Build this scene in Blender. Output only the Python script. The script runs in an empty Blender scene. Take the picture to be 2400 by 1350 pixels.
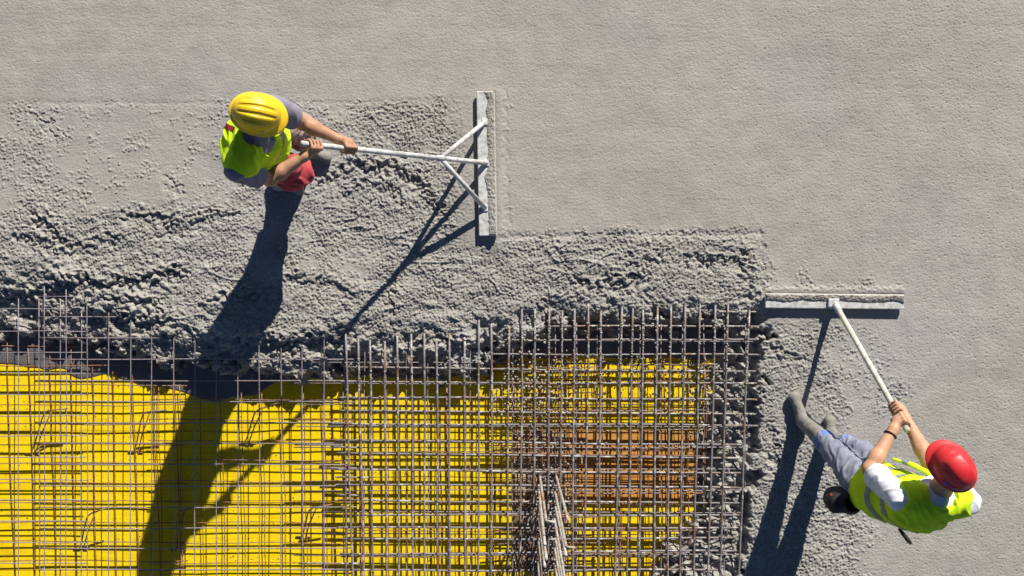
import bpy, math, random
import numpy as np
from mathutils import Vector, noise as mnoise

random.seed(7)
scene = bpy.context.scene
COL = scene.collection

# ------------------------------------------------------------------ camera, sky, sun, exposure
CAM_H, FPX = 6.3, 2142.0
cam_data = bpy.data.cameras.new('camera')
cam_data.sensor_width = 36.0
cam_data.lens = 36.0 * FPX / 2400.0
cam_data.clip_end = 500
cam = bpy.data.objects.new('camera', cam_data)
COL.objects.link(cam)
cam.location = (0, 0, CAM_H)
cam.rotation_euler = (0, 0, 0)
scene.camera = cam

SUN_EL = math.radians(28.5)
SUN_AZ = math.atan2(0.375, 0.927)          # clockwise from +Y
sd = Vector((math.cos(SUN_EL) * math.sin(SUN_AZ), math.cos(SUN_EL) * math.cos(SUN_AZ), math.sin(SUN_EL)))
world = bpy.data.worlds.new('World')
scene.world = world
world.use_nodes = True
wn = world.node_tree
sky = wn.nodes.new('ShaderNodeTexSky')
sky.sky_type = 'NISHITA'
sky.sun_disc = False
sky.sun_elevation = SUN_EL
sky.sun_rotation = SUN_AZ
sky.altitude = 3500
sky.air_density = 0.9
sky.dust_density = 0.0
sky.ozone_density = 4.0
bg = wn.nodes['Background']
bg.inputs['Strength'].default_value = 0.05
wn.links.new(sky.outputs[0], bg.inputs[0])
sun_data = bpy.data.lights.new('sun', 'SUN')
sun_data.energy = 5.0
sun_data.angle = math.radians(0.5)
sun_data.color = (1.0, 0.955, 0.87)
sun = bpy.data.objects.new('sun', sun_data)
COL.objects.link(sun)
sun.rotation_euler = sd.to_track_quat('Z', 'Y').to_euler()
scene.view_settings.view_transform = 'Standard'
scene.view_settings.look = 'None'
scene.view_settings.exposure = 0.55
scene.view_settings.gamma = 1.0
scene.view_settings.use_curve_mapping = False

DECK = -0.225


def P(u, v, z=0.0):
    """photo pixel (2400 wide) at height z -> world point"""
    k = (CAM_H - z) / FPX
    return np.array(((u - 1200.0) * k, -(v - 675.0) * k, z))


# ------------------------------------------------------------------ materials
def mat(name):
    m = bpy.data.materials.new(name)
    m.use_nodes = True
    nt = m.node_tree
    return m, nt, nt.nodes['Principled BSDF']


def ramp(nt, fac, stops, mode='LINEAR'):
    r = nt.nodes.new('ShaderNodeValToRGB')
    r.color_ramp.interpolation = mode
    el = r.color_ramp.elements
    while len(el) < len(stops):
        el.new(0.5)
    for e, (p, c) in zip(el, stops):
        e.position = p
        e.color = (*c, 1) if len(c) == 3 else c
    nt.links.new(fac, r.inputs[0])
    return r.outputs[0]


def tex(nt, scale, detail=4, rough=0.55, coord='Object', stretch=None, dist=0.0):
    tc = nt.nodes.new('ShaderNodeTexCoord')
    n = nt.nodes.new('ShaderNodeTexNoise')
    n.inputs['Scale'].default_value = scale
    n.inputs['Detail'].default_value = detail
    n.inputs['Roughness'].default_value = rough
    n.inputs['Distortion'].default_value = dist
    src = tc.outputs[coord]
    if stretch:
        mp = nt.nodes.new('ShaderNodeMapping')
        mp.inputs['Scale'].default_value = stretch
        nt.links.new(src, mp.inputs[0])
        src = mp.outputs[0]
    nt.links.new(src, n.inputs['Vector'])
    return n.outputs['Fac']


def mixc(nt, fac, a, b, mode='MIX'):
    m = nt.nodes.new('ShaderNodeMix')
    m.data_type = 'RGBA'
    m.blend_type = mode
    if isinstance(fac, (int, float)):
        m.inputs[0].default_value = fac
    else:
        nt.links.new(fac, m.inputs[0])
    for s, x in ((m.inputs[6], a), (m.inputs[7], b)):
        if isinstance(x, tuple):
            s.default_value = (*x, 1) if len(x) == 3 else x
        else:
            nt.links.new(x, s)
    return m.outputs[2]


def bump(nt, bsdf, h, strength, dist):
    b = nt.nodes.new('ShaderNodeBump')
    b.inputs['Strength'].default_value = strength
    b.inputs['Distance'].default_value = dist
    nt.links.new(h, b.inputs['Height'])
    nt.links.new(b.outputs[0], bsdf.inputs['Normal'])


def M_concrete():
    m, nt, b = mat('fresh_concrete')
    big = tex(nt, 0.55, 3, 0.5)
    col = ramp(nt, big, [(0.30, (0.395, 0.364, 0.324)), (0.52, (0.385, 0.362, 0.328)), (0.72, (0.378, 0.360, 0.350))])
    med = tex(nt, 9, 5, 0.6)
    col = mixc(nt, 0.55, col, ramp(nt, med, [(0.3, (0.80, 0.80, 0.79)), (0.7, (1.12, 1.12, 1.10))]), 'MULTIPLY')
    fine = tex(nt, 170, 3, 0.6)
    col = mixc(nt, 0.8, col, ramp(nt, fine, [(0.30, (0.74, 0.74, 0.73)), (0.5, (1, 1, 1)), (0.72, (1.16, 1.16, 1.13))]), 'MULTIPLY')
    stk = tex(nt, 7, 5, 0.65, stretch=(0.10, 2.2, 1))
    col = mixc(nt, 0.8, col, ramp(nt, stk, [(0.32, (0.93, 0.93, 0.935)), (0.5, (1, 1, 1)), (0.70, (1.05, 1.05, 1.045))]), 'MULTIPLY')
    wa = nt.nodes.new('ShaderNodeAttribute')
    wa.attribute_name = 'wet_and_shade'
    col = mixc(nt, wa.outputs['Fac'], col, mixc(nt, 1.0, col, (0.86, 0.875, 0.89), 'MULTIPLY'))  # rough concrete darker: wet paste plus shade between grains put into the colour
    damp = tex(nt, 1.7, 5, 0.65, stretch=(0.6, 1.3, 1), dist=0.4)
    col = mixc(nt, 0.8, col, ramp(nt, damp, [(0.34, (0.86, 0.867, 0.885)), (0.5, (1, 1, 1)), (0.68, (1.06, 1.055, 1.035))]), 'MULTIPLY')
    nt.links.new(col, b.inputs['Base Color'])
    nt.links.new(ramp(nt, med, [(0.3, (0.6,) * 3), (0.7, (0.9,) * 3)]), b.inputs['Roughness'])
    b.inputs['Specular IOR Level'].default_value = 0.3
    bump(nt, b, tex(nt, 120, 4, 0.7), 0.55, 0.006)
    return m


def M_slurry():
    m, nt, b = mat('cement_slurry')
    n = tex(nt, 5, 5, 0.6)
    col = ramp(nt, n, [(0.3, (0.105, 0.100, 0.106)), (0.7, (0.175, 0.165, 0.165))])
    nt.links.new(col, b.inputs['Base Color'])
    b.inputs['Roughness'].default_value = 0.6
    bump(nt, b, tex(nt, 40, 4, 0.6), 0.3, 0.004)
    return m


def M_yellow(name, base, dark, spots):
    m, nt, b = mat(name)
    gr = tex(nt, 6, 5, 0.6, stretch=(0.6, 9, 1))
    col = ramp(nt, gr, [(0.3, dark), (0.55, base), (0.8, base)])
    sp = tex(nt, 55, 2, 0.5)
    col = mixc(nt, ramp(nt, sp, [(0.665, (0,) * 3), (0.71, (1,) * 3)]), col, spots)
    st = tex(nt, 4.5, 6, 0.7, dist=0.6)
    col = mixc(nt, ramp(nt, st, [(0.54, (0,) * 3), (0.76, (0.55,) * 3)]), col, (dark[0] * 0.75, dark[1] * 0.62, dark[2] * 0.6))
    cem = tex(nt, 13, 6, 0.75, dist=1.0)
    col = mixc(nt, ramp(nt, cem, [(0.63, (0,) * 3), (0.72, (0.55,) * 3)]), col, (0.33, 0.27, 0.13))
    scr = tex(nt, 20, 3, 0.6, stretch=(0.25, 5, 1))
    col = mixc(nt, ramp(nt, scr, [(0.66, (0,) * 3), (0.72, (0.35,) * 3)]), col, spots)
    nt.links.new(col, b.inputs['Base Color'])
    b.inputs['Roughness'].default_value = 0.55
    b.inputs['Specular IOR Level'].default_value = 0.3
    bump(nt, b, gr, 0.15, 0.002)
    return m


def M_steel(name, rust_bias, steel=(0.33, 0.31, 0.36), rust=(0.36, 0.165, 0.06), spat=0.62, ribs=True, rsc=2.6):
    m, nt, b = mat(name)
    oi = nt.nodes.new('ShaderNodeObjectInfo')
    tc = nt.nodes.new('ShaderNodeTexCoord')
    add = nt.nodes.new('ShaderNodeVectorMath')
    add.operation = 'ADD'
    mul = nt.nodes.new('ShaderNodeVectorMath')
    mul.operation = 'SCALE'
    mul.inputs[0].default_value = (37, 19, 53)
    nt.links.new(oi.outputs['Random'], mul.inputs['Scale'])
    nt.links.new(tc.outputs['Object'], add.inputs[0])
    nt.links.new(mul.outputs[0], add.inputs[1])

    def nz(scale, detail):
        n = nt.nodes.new('ShaderNodeTexNoise')
        n.inputs['Scale'].default_value = scale
        n.inputs['Detail'].default_value = detail
        nt.links.new(add.outputs[0], n.inputs['Vector'])
        return n.outputs['Fac']
    r = ramp(nt, nz(rsc, 5), [(rust_bias - 0.08, (0,) * 3), (rust_bias + 0.12, (1,) * 3)])
    col = mixc(nt, r, steel, rust)
    col = mixc(nt, ramp(nt, nz(60, 3), [(0.35, (0.55,) * 3), (0.6, (0,) * 3)]), col, tuple(c * 0.45 for c in rust))
    col = mixc(nt, ramp(nt, nz(16, 5), [(spat, (0,) * 3), (spat + 0.05, (0.9,) * 3)]), col, (0.45, 0.43, 0.40))
    nt.links.new(col, b.inputs['Base Color'])
    b.inputs['Metallic'].default_value = 0.0
    b.inputs['Roughness'].default_value = 0.5
    if ribs:
        bump(nt, b, nz(110, 2), 0.5, 0.004)
    return m


def M_plain(name, col, rough=0.85, var=0.12, scale=25, spec=0.3, dirt=None, bumpd=0.0, dirt_at=(0.6, 0.72), dscale=14):
    m, nt, b = mat(name)
    n = tex(nt, scale, 4, 0.6)
    c = ramp(nt, n, [(0.3, tuple(x * (1 - var) for x in col)), (0.7, tuple(min(1, x * (1 + var)) for x in col))])
    if dirt:
        c = mixc(nt, ramp(nt, tex(nt, dscale, 5, 0.65), [(dirt_at[0], (0,) * 3), (dirt_at[1], (0.85,) * 3)]), c, dirt)
    nt.links.new(c, b.inputs['Base Color'])
    b.inputs['Roughness'].default_value = rough
    b.inputs['Specular IOR Level'].default_value = spec
    if bumpd:
        bump(nt, b, tex(nt, scale * 4, 3, 0.6), 0.5, bumpd)
    return m


CONC = M_concrete()
SLURRY = M_slurry()
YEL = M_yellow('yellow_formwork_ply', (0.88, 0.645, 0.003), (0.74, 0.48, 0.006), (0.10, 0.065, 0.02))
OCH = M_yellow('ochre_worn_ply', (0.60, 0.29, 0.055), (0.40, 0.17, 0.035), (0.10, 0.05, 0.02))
TAN = M_yellow('bare_plywood', (0.60, 0.42, 0.22), (0.42, 0.28, 0.13), (0.12, 0.08, 0.05))
WIRE = M_steel('grey_wire', 0.66, steel=(0.27, 0.26, 0.30), spat=0.66)
RWIRE = M_steel('rusty_wire', 0.44, steel=(0.22, 0.17, 0.16), rust=(0.33, 0.13, 0.045), spat=0.70)
BAR = M_steel('rebar_steel', 0.56, steel=(0.225, 0.22, 0.235), rust=(0.24, 0.13, 0.065), spat=0.57, rsc=6.5)
RBAR = M_steel('rusty_rebar', 0.46, steel=(0.20, 0.16, 0.15), rust=(0.30, 0.13, 0.05), spat=0.64)
STARTER = M_steel('starter_steel', 0.62, steel=(0.42, 0.38, 0.33), spat=0.50)
SPLAT = M_plain('concrete_splatter', (0.36, 0.34, 0.30), 0.85, 0.2, 60)


# ------------------------------------------------------------------ object helpers
def mesh_np(name, verts, faces, smooth=True):
    """verts (n,3), faces: list of (m,k) int arrays (k = 3 or 4)"""
    me = bpy.data.meshes.new(name)
    verts = np.asarray(verts, np.float32)
    if not isinstance(faces, list):
        faces = [faces]
    faces = [np.asarray(f, np.int32) for f in faces if len(f)]
    me.vertices.add(len(verts))
    me.vertices.foreach_set('co', verts.ravel())
    loops = np.concatenate([f.ravel() for f in faces])
    starts, o = [], 0
    for f in faces:
        starts.append(o + np.arange(len(f)) * f.shape[1])
        o += f.size
    starts = np.concatenate(starts).astype(np.int32)
    me.loops.add(len(loops))
    me.loops.foreach_set('vertex_index', loops)
    me.polygons.add(len(starts))
    me.polygons.foreach_set('loop_start', starts)
    me.update(calc_edges=True)
    me.validate()
    me.polygons.foreach_set('use_smooth', np.full(len(me.polygons), smooth))
    return me


def thing(name, label, cat, loc, group=None):
    o = bpy.data.objects.new(name, None)
    o.empty_display_size = 0.1
    COL.objects.link(o)
    o.location = loc
    o['label'] = label
    o['category'] = cat
    if group:
        o['group'] = group
    return o


def A3(*x):
    return np.array(x, float)


def link(name, me, material, parent=None, origin=None, label=None, kind=None):
    """verts are in world space; move the origin to the parent's origin"""
    if parent is not None:
        top, off = parent, Vector((0, 0, 0))
        while top is not None:
            off += Vector(top.location)
            top = top.parent
        n = len(me.vertices)
        co = np.empty(n * 3, np.float32)
        me.vertices.foreach_get('co', co)
        co = co.reshape(-1, 3) - np.array(off, np.float32)
        me.vertices.foreach_set('co', co.ravel())
        me.update()
    o = bpy.data.objects.new(name, me)
    COL.objects.link(o)
    if material:
        me.materials.append(material)
    if parent is not None:
        o.parent = parent
    if label:
        o['label'] = label
    if kind:
        o['kind'] = kind
    return o


def tube(pts, r, sides=6, caps=True):
    pts = np.asarray(pts, float)
    rr = np.broadcast_to(np.asarray(r, float), (len(pts),))
    V, Q = [], []
    t = np.gradient(pts, axis=0)
    ref = np.array((0.13, 0.21, 0.97)) if abs(t[0][2]) < 0.8 * np.linalg.norm(t[0]) else np.array((0.97, 0.1, 0.13))
    a = np.arange(sides) * 2 * np.pi / sides
    for p, d, q in zip(pts, t, rr):
        d = d / (np.linalg.norm(d) + 1e-9)
        e1 = np.cross(d, ref)
        e1 /= np.linalg.norm(e1)
        e2 = np.cross(d, e1)
        V.append(p + q * (np.cos(a)[:, None] * e1 + np.sin(a)[:, None] * e2))
    V = np.concatenate(V)
    n = len(pts)
    i = np.arange(sides)
    j = (i + 1) % sides
    for k in range(n - 1):
        Q.append(np.stack([k * sides + i, (k + 1) * sides + i, (k + 1) * sides + j, k * sides + j], 1))
    faces = [np.concatenate(Q)]
    if caps:
        V = np.vstack([V, pts[0], pts[-1]])
        c0, c1 = len(V) - 2, len(V) - 1
        faces.append(np.concatenate([np.stack([i * 0 + c0, i, j], 1), np.stack([i * 0 + c1, (n - 1) * sides + j, (n - 1) * sides + i], 1)]))
    return V, faces


def join(parts):
    V, F3, F4, o = [], [], [], 0
    for v, fs in parts:
        for f in fs:
            f = np.asarray(f) + o
            (F3 if f.shape[1] == 3 else F4).append(f)
        V.append(v)
        o += len(v)
    out = []
    if F3:
        out.append(np.concatenate(F3))
    if F4:
        out.append(np.concatenate(F4))
    return np.concatenate(V), out


def box(c, ax, ay, az, sx, sy, sz, bev=0.0):
    """box with unit axes ax, ay, az and full sizes; chamfered edges when bev"""
    c, ax, ay, az = (np.asarray(x, float) for x in (c, ax, ay, az))
    import bmesh
    bm = bmesh.new()
    bmesh.ops.create_cube(bm, size=1)
    for v in bm.verts:
        v.co = Vector((v.co.x * sx, v.co.y * sy, v.co.z * sz))
    if bev:
        bmesh.ops.bevel(bm, geom=list(bm.edges), offset=bev, segments=2, affect='EDGES', profile=0.5)
    bmesh.ops.triangulate(bm, faces=list(bm.faces))
    V = np.array([v.co[:] for v in bm.verts])
    bm.verts.index_update()
    F = np.array([[v.index for v in f.verts] for f in bm.faces])
    bm.free()
    return c + V[:, :1] * ax + V[:, 1:2] * ay + V[:, 2:3] * az, [F]


def wavy(a, b, n=9, amp=0.004, seed=0):
    rng = np.random.default_rng(seed)
    a, b = np.asarray(a, float), np.asarray(b, float)
    t = np.linspace(0, 1, n)[:, None]
    p = a + (b - a) * t
    ph = rng.uniform(0, 6.28, 2)
    fr = rng.uniform(0.6, 1.7)
    d = b - a
    side = np.cross(d / np.linalg.norm(d), (0, 0, 1))
    w = np.sin(ph[0] + t * 6.28 * fr) * amp * 0.7 + rng.normal(0, amp * 0.25, (n, 1))
    p = p + side * w
    p[:, 2:] += np.sin(ph[1] + t * 5) * amp * 0.35
    return p


# ------------------------------------------------------------------ concrete slab as one worked surface
H = 0.005
X0, X1, Y0, Y1 = -3.84, 3.84, -2.30, 2.30
gx = np.arange(X0, X1 + H / 2, H)
gy = np.arange(Y0, Y1 + H / 2, H)
NX, NY = len(gx), len(gy)
GX, GY = np.meshgrid(gx, gy, indexing='ij')
U = 1200 + GX * (FPX / CAM_H)
V = 675 - GY * (FPX / CAM_H)
kx = np.fft.fftfreq(NX, H)[:, None]
ky = np.fft.rfftfreq(NY, H)[None, :]


def bnoise(seed, lam, bw=0.45, sx=1.0, sy=1.0):
    """band-limited noise of wavelength lam (m), stretched sx, sy"""
    rng = np.random.default_rng(seed)
    F = np.fft.rfft2(rng.normal(size=(NX, NY)))
    k = np.sqrt((kx * sx) ** 2 + (ky * sy) ** 2) * lam
    F *= np.exp(-((k - 1) / bw) ** 2 / 2)
    n = np.fft.irfft2(F, s=(NX, NY))
    return n / n.std()


def blur(a, s):
    g = np.exp(-2 * (np.pi * s) ** 2 * (kx ** 2 + ky ** 2))
    return np.fft.irfft2(np.fft.rfft2(a) * g, s=(NX, NY))


def inside(poly, u=None, v=None):
    u = U if u is None else u
    v = V if v is None else v
    r = np.zeros(u.shape, bool)
    for (x1, y1), (x2, y2) in zip(poly, poly[1:] + poly[:1]):
        if y1 == y2:
            continue
        c = ((y1 > v) != (y2 > v)) & (u < (x2 - x1) * (v - y1) / (y2 - y1) + x1)
        r ^= c
    return r


def pdist(line, u=None, v=None):
    """distance in px to a polyline, and side (signed by the segment's left normal)"""
    u = U if u is None else u
    v = V if v is None else v
    best = np.full(u.shape, 1e9)
    side = np.zeros(u.shape)
    tt = np.zeros(u.shape)
    L = len(line) - 1
    for i, ((x1, y1), (x2, y2)) in enumerate(zip(line, line[1:])):
        dx, dy = x2 - x1, y2 - y1
        t = np.clip(((u - x1) * dx + (v - y1) * dy) / (dx * dx + dy * dy), 0, 1)
        ex, ey = u - x1 - t * dx, v - y1 - t * dy
        d = np.hypot(ex, ey)
        m = d < best
        best = np.where(m, d, best)
        side = np.where(m, np.sign(dx * ey - dy * ex), side)
        tt = np.where(m, (i + t) / L, tt)
    return best, side, tt


def sstep(a, b, x):
    t = np.clip((x - a) / (b - a), 0, 1)
    return t * t * (3 - 2 * t)


def stones(cell, r0, r1, prob, seed):
    rng = np.random.default_rng(seed)
    nx, ny = int((X1 - X0) / cell) + 4, int((Y1 - Y0) / cell) + 4
    jx, jy, pr = rng.random((nx, ny)), rng.random((nx, ny)), rng.random((nx, ny))
    rr = r0 + (r1 - r0) * rng.random((nx, ny)) ** 1.5
    wx_, wy_ = 0.0022 * bnoise(seed + 50, 0.020), 0.0022 * bnoise(seed + 60, 0.020)
    ix = ((GX - X0) / cell).astype(int) + 1
    iy = ((GY - Y0) / cell).astype(int) + 1
    h = np.zeros(GX.shape)
    for a in (-1, 0, 1):
        for b in (-1, 0, 1):
            i, j = ix + a, iy + b
            cx = X0 + (i - 1 + jx[i, j]) * cell
            cy = Y0 + (j - 1 + jy[i, j]) * cell
            r = rr[i, j]
            d2 = (GX + wx_ - cx) ** 2 + (GY + wy_ - cy) ** 2
            hh = np.sqrt(np.maximum(r * r - d2, 0))
            h = np.maximum(h, np.where(pr[i, j] < prob, hh, 0))
    return h


FRONT = [(-300, 765), (0, 765), (60, 772), (110, 790), (200, 800), (300, 812), (330, 834), (440, 840), (560, 848), (650, 866), (690, 876),
         (730, 866), (780, 845), (830, 850), (900, 846), (960, 850), (1000, 862), (1110, 862), (1135, 830), (1160, 806), (1200, 806),
         (1225, 790), (1260, 765), (1300, 745), (1450, 747), (1560, 747), (1700, 740), (1745, 735), (1786, 738),
         (1790, 800), (1782, 950), (1768, 1100), (1745, 1300), (1722, 1600)]
MAIN = FRONT + [(2900, 1600), (2900, -400), (-300, -400)]
w1, w2, w3 = bnoise(1, 0.22), bnoise(2, 0.09), bnoise(3, 0.045)
dF, _, _ = pdist(FRONT)
sF = np.where(inside(MAIN), dF, -dF) + 9 * w1 + 5 * w2 + 2.5 * w3
cliff = sstep(1735, 1785, U) * sstep(725, 760, V) + (V > 760) * (U > 1600) * (1 - sstep(1735, 1785, U))
cliff = np.clip(cliff, 0, 1)
zedge = -0.078 - 0.050 * (1 - sstep(60, 360, U)) + 0.048 * sstep(1130, 1260, U)
zedge = zedge * (1 - cliff) - 0.02 * cliff
wide = (92 + 80 * (1 - sstep(60, 360, U)) - 40 * sstep(1130, 1260, U)) * (1 - cliff) + 8 * cliff
base = zedge * (1 - sstep(0, 1, sF / wide) ** 0.8)
base = np.where(sF < 0, zedge + sF / 340 * (1.5 + 2.5 * cliff), base)
# rubble slope under the right ends of the bars
TOE = [(1700, 820), (1690, 860), (1668, 950), (1655, 1080), (1650, 1180), (1640, 1240), (1570, 1290), (1540, 1360), (1530, 1600)]
RUB = TOE + [(2000, 1600), (2000, 700), (1720, 700)]
dT, _, _ = pdist(TOE)
sT = np.where(inside(RUB), dT, -dT) + 7 * w1 + 6 * w2
rub = DECK + np.minimum(sT / 340 * 0.75, 0.11 + sT / 340 * 0.10) + 0.007 * w2
land = np.maximum(base, rub)
main = sF > 4

rough = np.full(GX.shape, 0.03)
UW = U + 13 * w1 + 9 * w2 + 6 * w3
VW = V + 9 * bnoise(4, 0.3) + 9 * bnoise(6, 0.09) + 5 * bnoise(7, 0.04)
for poly, val in [
    ([(-300, 246), (540, 248), (850, 246), (1030, 232), (1116, 235), (1120, 553), (1165, 560), (1240, 552), (1780, 548), (1786, 690), (1792, 728), (1790, 1700), (-300, 1700)], 0.74),
    ([(-300, 246), (850, 246), (850, 400), (700, 470), (560, 480), (300, 520), (-300, 470)], 0.33),
    ([(90, 255), (530, 252), (520, 330), (560, 420), (520, 480), (300, 480), (150, 420)], 0.16),
    ([(-300, 250), (130, 255), (90, 340), (-300, 350)], 0.30),
    ([(480, 240), (850, 246), (860, 330), (560, 330)], 0.40),
    ([(690, 600), (760, 580), (860, 590), (880, 640), (720, 665)], 0.22),
    ([(560, 440), (680, 440), (620, 660), (540, 660)], 0.45),
    ([(1785, 735), (1960, 735), (1950, 900), (2000, 960), (1960, 1060), (1960, 1120), (2030, 1250), (2060, 1500), (1650, 1500)], 0.80),
    ([(1960, 770), (2050, 740), (2095, 900), (1990, 940), (1930, 830)], 0.25),
    ([(2040, 900), (2110, 870), (2125, 960), (2060, 970)], 0.55),
    ([(1940, 1100), (2000, 1150), (2050, 1240), (2020, 1320), (2040, 1500), (1900, 1500)], 0.45),
    ([(1163, 215), (1186, 220), (1192, 545), (1167, 556)], 0.35),
    ([(1790, 640), (2118, 640), (2118, 690), (1790, 690)], 0.25)]:
    rough = np.where(inside(poly, UW, VW), val, rough)
rough = np.clip(blur(rough, 0.03) + 0.10 * bnoise(5, 0.25) * blur((rough > 0.1).astype(float), 0.03), 0.015, 1)
smear = sstep(0.5, 1.3, bnoise(8, 0.24, 0.4, 1.7, 1.0))
rough = rough * (1 - 0.50 * smear * (rough > 0.5))
rough = np.where(main, rough, np.maximum(rough, 0.7))
rbig = blur(rough, 0.05)

# worked waves and folds, stronger towards the open edge
n1 = bnoise(11, 0.24, 0.4, 1.9, 1.0)
n2 = bnoise(12, 0.11, 0.4, 1.8, 1.0)
n3 = bnoise(13, 0.07, 0.4)
near = sstep(430, 40, np.abs(sF)) * (sF > 0) * (1 - cliff) * (V > 380) * (1 - 0.6 * sstep(1130, 1260, U))
wave = (0.0055 * n1 + 0.0032 * n2 + 0.0013 * n3) * (0.4 + 0.65 * near) * np.clip(rbig * 1.3 - 0.12, 0, 1)
fold = -0.011 * np.clip(1 - np.abs(bnoise(14, 0.20, 0.35, 2.4, 1.0)) * 2.6, 0, 1) * sstep(0.2, 1.1, bnoise(15, 0.5)) * near * sstep(0.4, 0.7, rbig)
drag = 0.009 * np.clip(1 - np.abs(bnoise(16, 0.16, 0.35, 2.2, 1.0)) * 3.2, 0, 1) * sstep(0.0, 0.9, bnoise(17, 0.35)) * sstep(0.3, 0.6, rbig)
drag += -0.008 * np.clip(1 - np.abs(bnoise(18, 0.13, 0.35, 1.0, 1.0)) * 4.0, 0, 1) * sstep(0.2, 1.0, bnoise(19, 0.4)) * sstep(0.3, 0.6, rbig)
z = land + wave + fold + drag

LEDGES = [([(85, 648), (150, 655), (230, 660), (330, 655), (400, 632), (450, 642)], 0.045, 26),
          ([(-60, 700), (0, 694), (60, 688), (110, 676), (190, 678)], 0.035, 24),
          ([(75, 490), (110, 522), (160, 566)], 0.040, 16),
          ([(280, 512), (330, 497), (380, 512), (430, 520)], 0.030, 16),
          ([(0, 560), (60, 545), (130, 590), (250, 555), (330, 540)], 0.022, 22),
          ([(350, 560), (420, 530), (490, 500), (560, 490)], 0.022, 20),
          ([(735, 480), (745, 430), (790, 395), (850, 382), (930, 392), (985, 425), (1030, 480), (1060, 530)], 0.028, 20),
          ([(790, 470), (830, 430), (890, 425), (940, 455), (965, 500)], 0.020, 18),
          ([(830, 390), (900, 378), (960, 388)], 0.024, 14),
          ([(1335, 658), (1400, 668), (1470, 652), (1530, 640)], 0.034, 22),
          ([(1455, 604), (1510, 616), (1560, 600)], 0.024, 16),
          ([(1580, 596), (1650, 606), (1740, 596), (1770, 640)], 0.022, 22),
          ([(1735, 600), (1755, 650), (1775, 700)], 0.018, 14),
          ([(1280, 715), (1360, 690), (1440, 700), (1500, 720), (1640, 700)], 0.012, 18),
          ([(640, 655), (700, 650), (780, 662), (850, 690)], 0.022, 20),
          ([(590, 790), (660, 800), (740, 790), (800, 796)], 0.040, 26),
          ([(470, 700), (540, 690), (620, 700)], 0.03, 22),
          ([(180, 740), (260, 735), (340, 748), (430, 742)], 0.040, 24),
          ([(210, 705), (300, 700), (380, 712)], 0.035, 20),
          ([(930, 640), (922, 700), (932, 770)], 0.030, 10),
          ([(960, 800), (1040, 790), (1110, 800)], 0.028, 22),
          ([(0, 730), (60, 728), (110, 742)], 0.03, 20),
          ([(1262, 712), (1290, 748)], 0.035, 12),
          ([(1240, 560), (1330, 575), (1330, 640)], 0.014, 14),
          ([(85, 262), (120, 290), (135, 330)], 0.014, 12),
          ([(385, 400), (415, 440), (440, 430)], 0.014, 12),
          ([(1800, 790), (1840, 830), (1900, 840)], 0.02, 18),
          ([(1800, 980), (1830, 1050), (1820, 1120)], 0.02, 18)]
UU, VV = U + 7 * w2 + 4 * w3, V + 7 * n3 + 4 * w1
for line, dep, wd in LEDGES:
    xs, ys = [p[0] for p in line], [p[1] for p in line]
    i0, i1 = np.searchsorted(gx, [(min(xs) - 140 - 1200) / 340, (max(xs) + 140 - 1200) / 340])
    j0, j1 = np.searchsorted(gy, [(675 - max(ys) - 140) / 340, (675 - min(ys) + 140) / 340])
    s = (slice(i0, i1), slice(j0, j1))
    d, sd_, t = pdist(line, UU[s], VV[s])
    env = np.clip(np.minimum(t, 1 - t) * 7, 0, 1)
    sg = d * sd_
    prof = np.where(sg > 0, -np.exp(-(sg / wd) ** 1.3) * sstep(0, 5, sg), 0.45 * np.exp(-(sg / (wd * 0.9)) ** 2) * sstep(-0.1, -7, sg))
    z[s] += 0.8 * dep * prof * env

# aggregate lumps
zs = stones(0.0135, 0.0050, 0.0100, np.clip((rough - 0.10) * 1.8, 0, 1), 21) * np.clip(0.45 + 1.1 * rough, 0, 1.28)
zl = stones(0.0180, 0.0065, 0.0118, np.clip((rough - 0.36) * 0.75, 0, 1), 22) * 0.92
z = z + np.maximum(zs, zl) - 0.006 * sstep(0.25, 0.7, rough)
# floated skin: fine grain, drag tears, light board lines
s1, s2, s3 = bnoise(31, 0.017, 0.5), bnoise(32, 0.016, 0.6, 1.5, 1.0), bnoise(33, 0.030, 0.5, 4.0, 1.0)
tear = -np.clip(s2 - 1.0, 0, 2) * 0.0034 * (0.6 + 0.6 * sstep(1300, 2200, U)) - np.clip(s1 - 1.35, 0, 2) * 0.0042
skin = 0.00070 * s1 + 0.00040 * s2 + 0.00020 * s3 + 0.0006 * bnoise(34, 0.30) + tear
wet = (1 - sstep(0.3, 0.7, rough))
z = z + skin * (0.45 + 0.55 * wet) * main
for line, dep, wd in [([(-300, 240), (400, 242), (850, 240), (1110, 232)], 0.0025, 5), ([(1170, 556), (1400, 551), (1780, 547)], 0.006, 6),
                      ([(1186, 215), (1190, 548)], 0.004, 4), ([(2120, 700), (2126, 900), (2100, 1020)], 0.0015, 7), ([(1165, 205), (1800, 212), (2400, 205)], 0.0008, 6),
                      ([(1786, 548), (1790, 690)], 0.006, 5), ([(0, 60), (1200, 68), (2400, 62)], 0.0006, 6)]:
    d, sd_, t = pdist(line, U + 3 * w2, V + 2 * w3)
    z -= dep * np.exp(-(d / wd) ** 2)
z += 0.010 * np.exp(-((U - 1172 - 2 * w3) / 7) ** 2) * sstep(205, 225, V) * sstep(560, 545, V)
z += 0.010 * np.exp(-((V - 680 - 2 * w3) / 7) ** 2) * sstep(1785, 1800, U) * sstep(2124, 2112, U)
# boot prints and standing places are pressed in slightly
for fu, fv in ((735, 360), (700, 415), (1870, 960), (1950, 1010)):
    q = np.exp(-(((U - fu) / 40) ** 2 + ((V - fv) / 40) ** 2))
    z = z * (1 - 0.8 * q) - 0.004 * q
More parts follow.
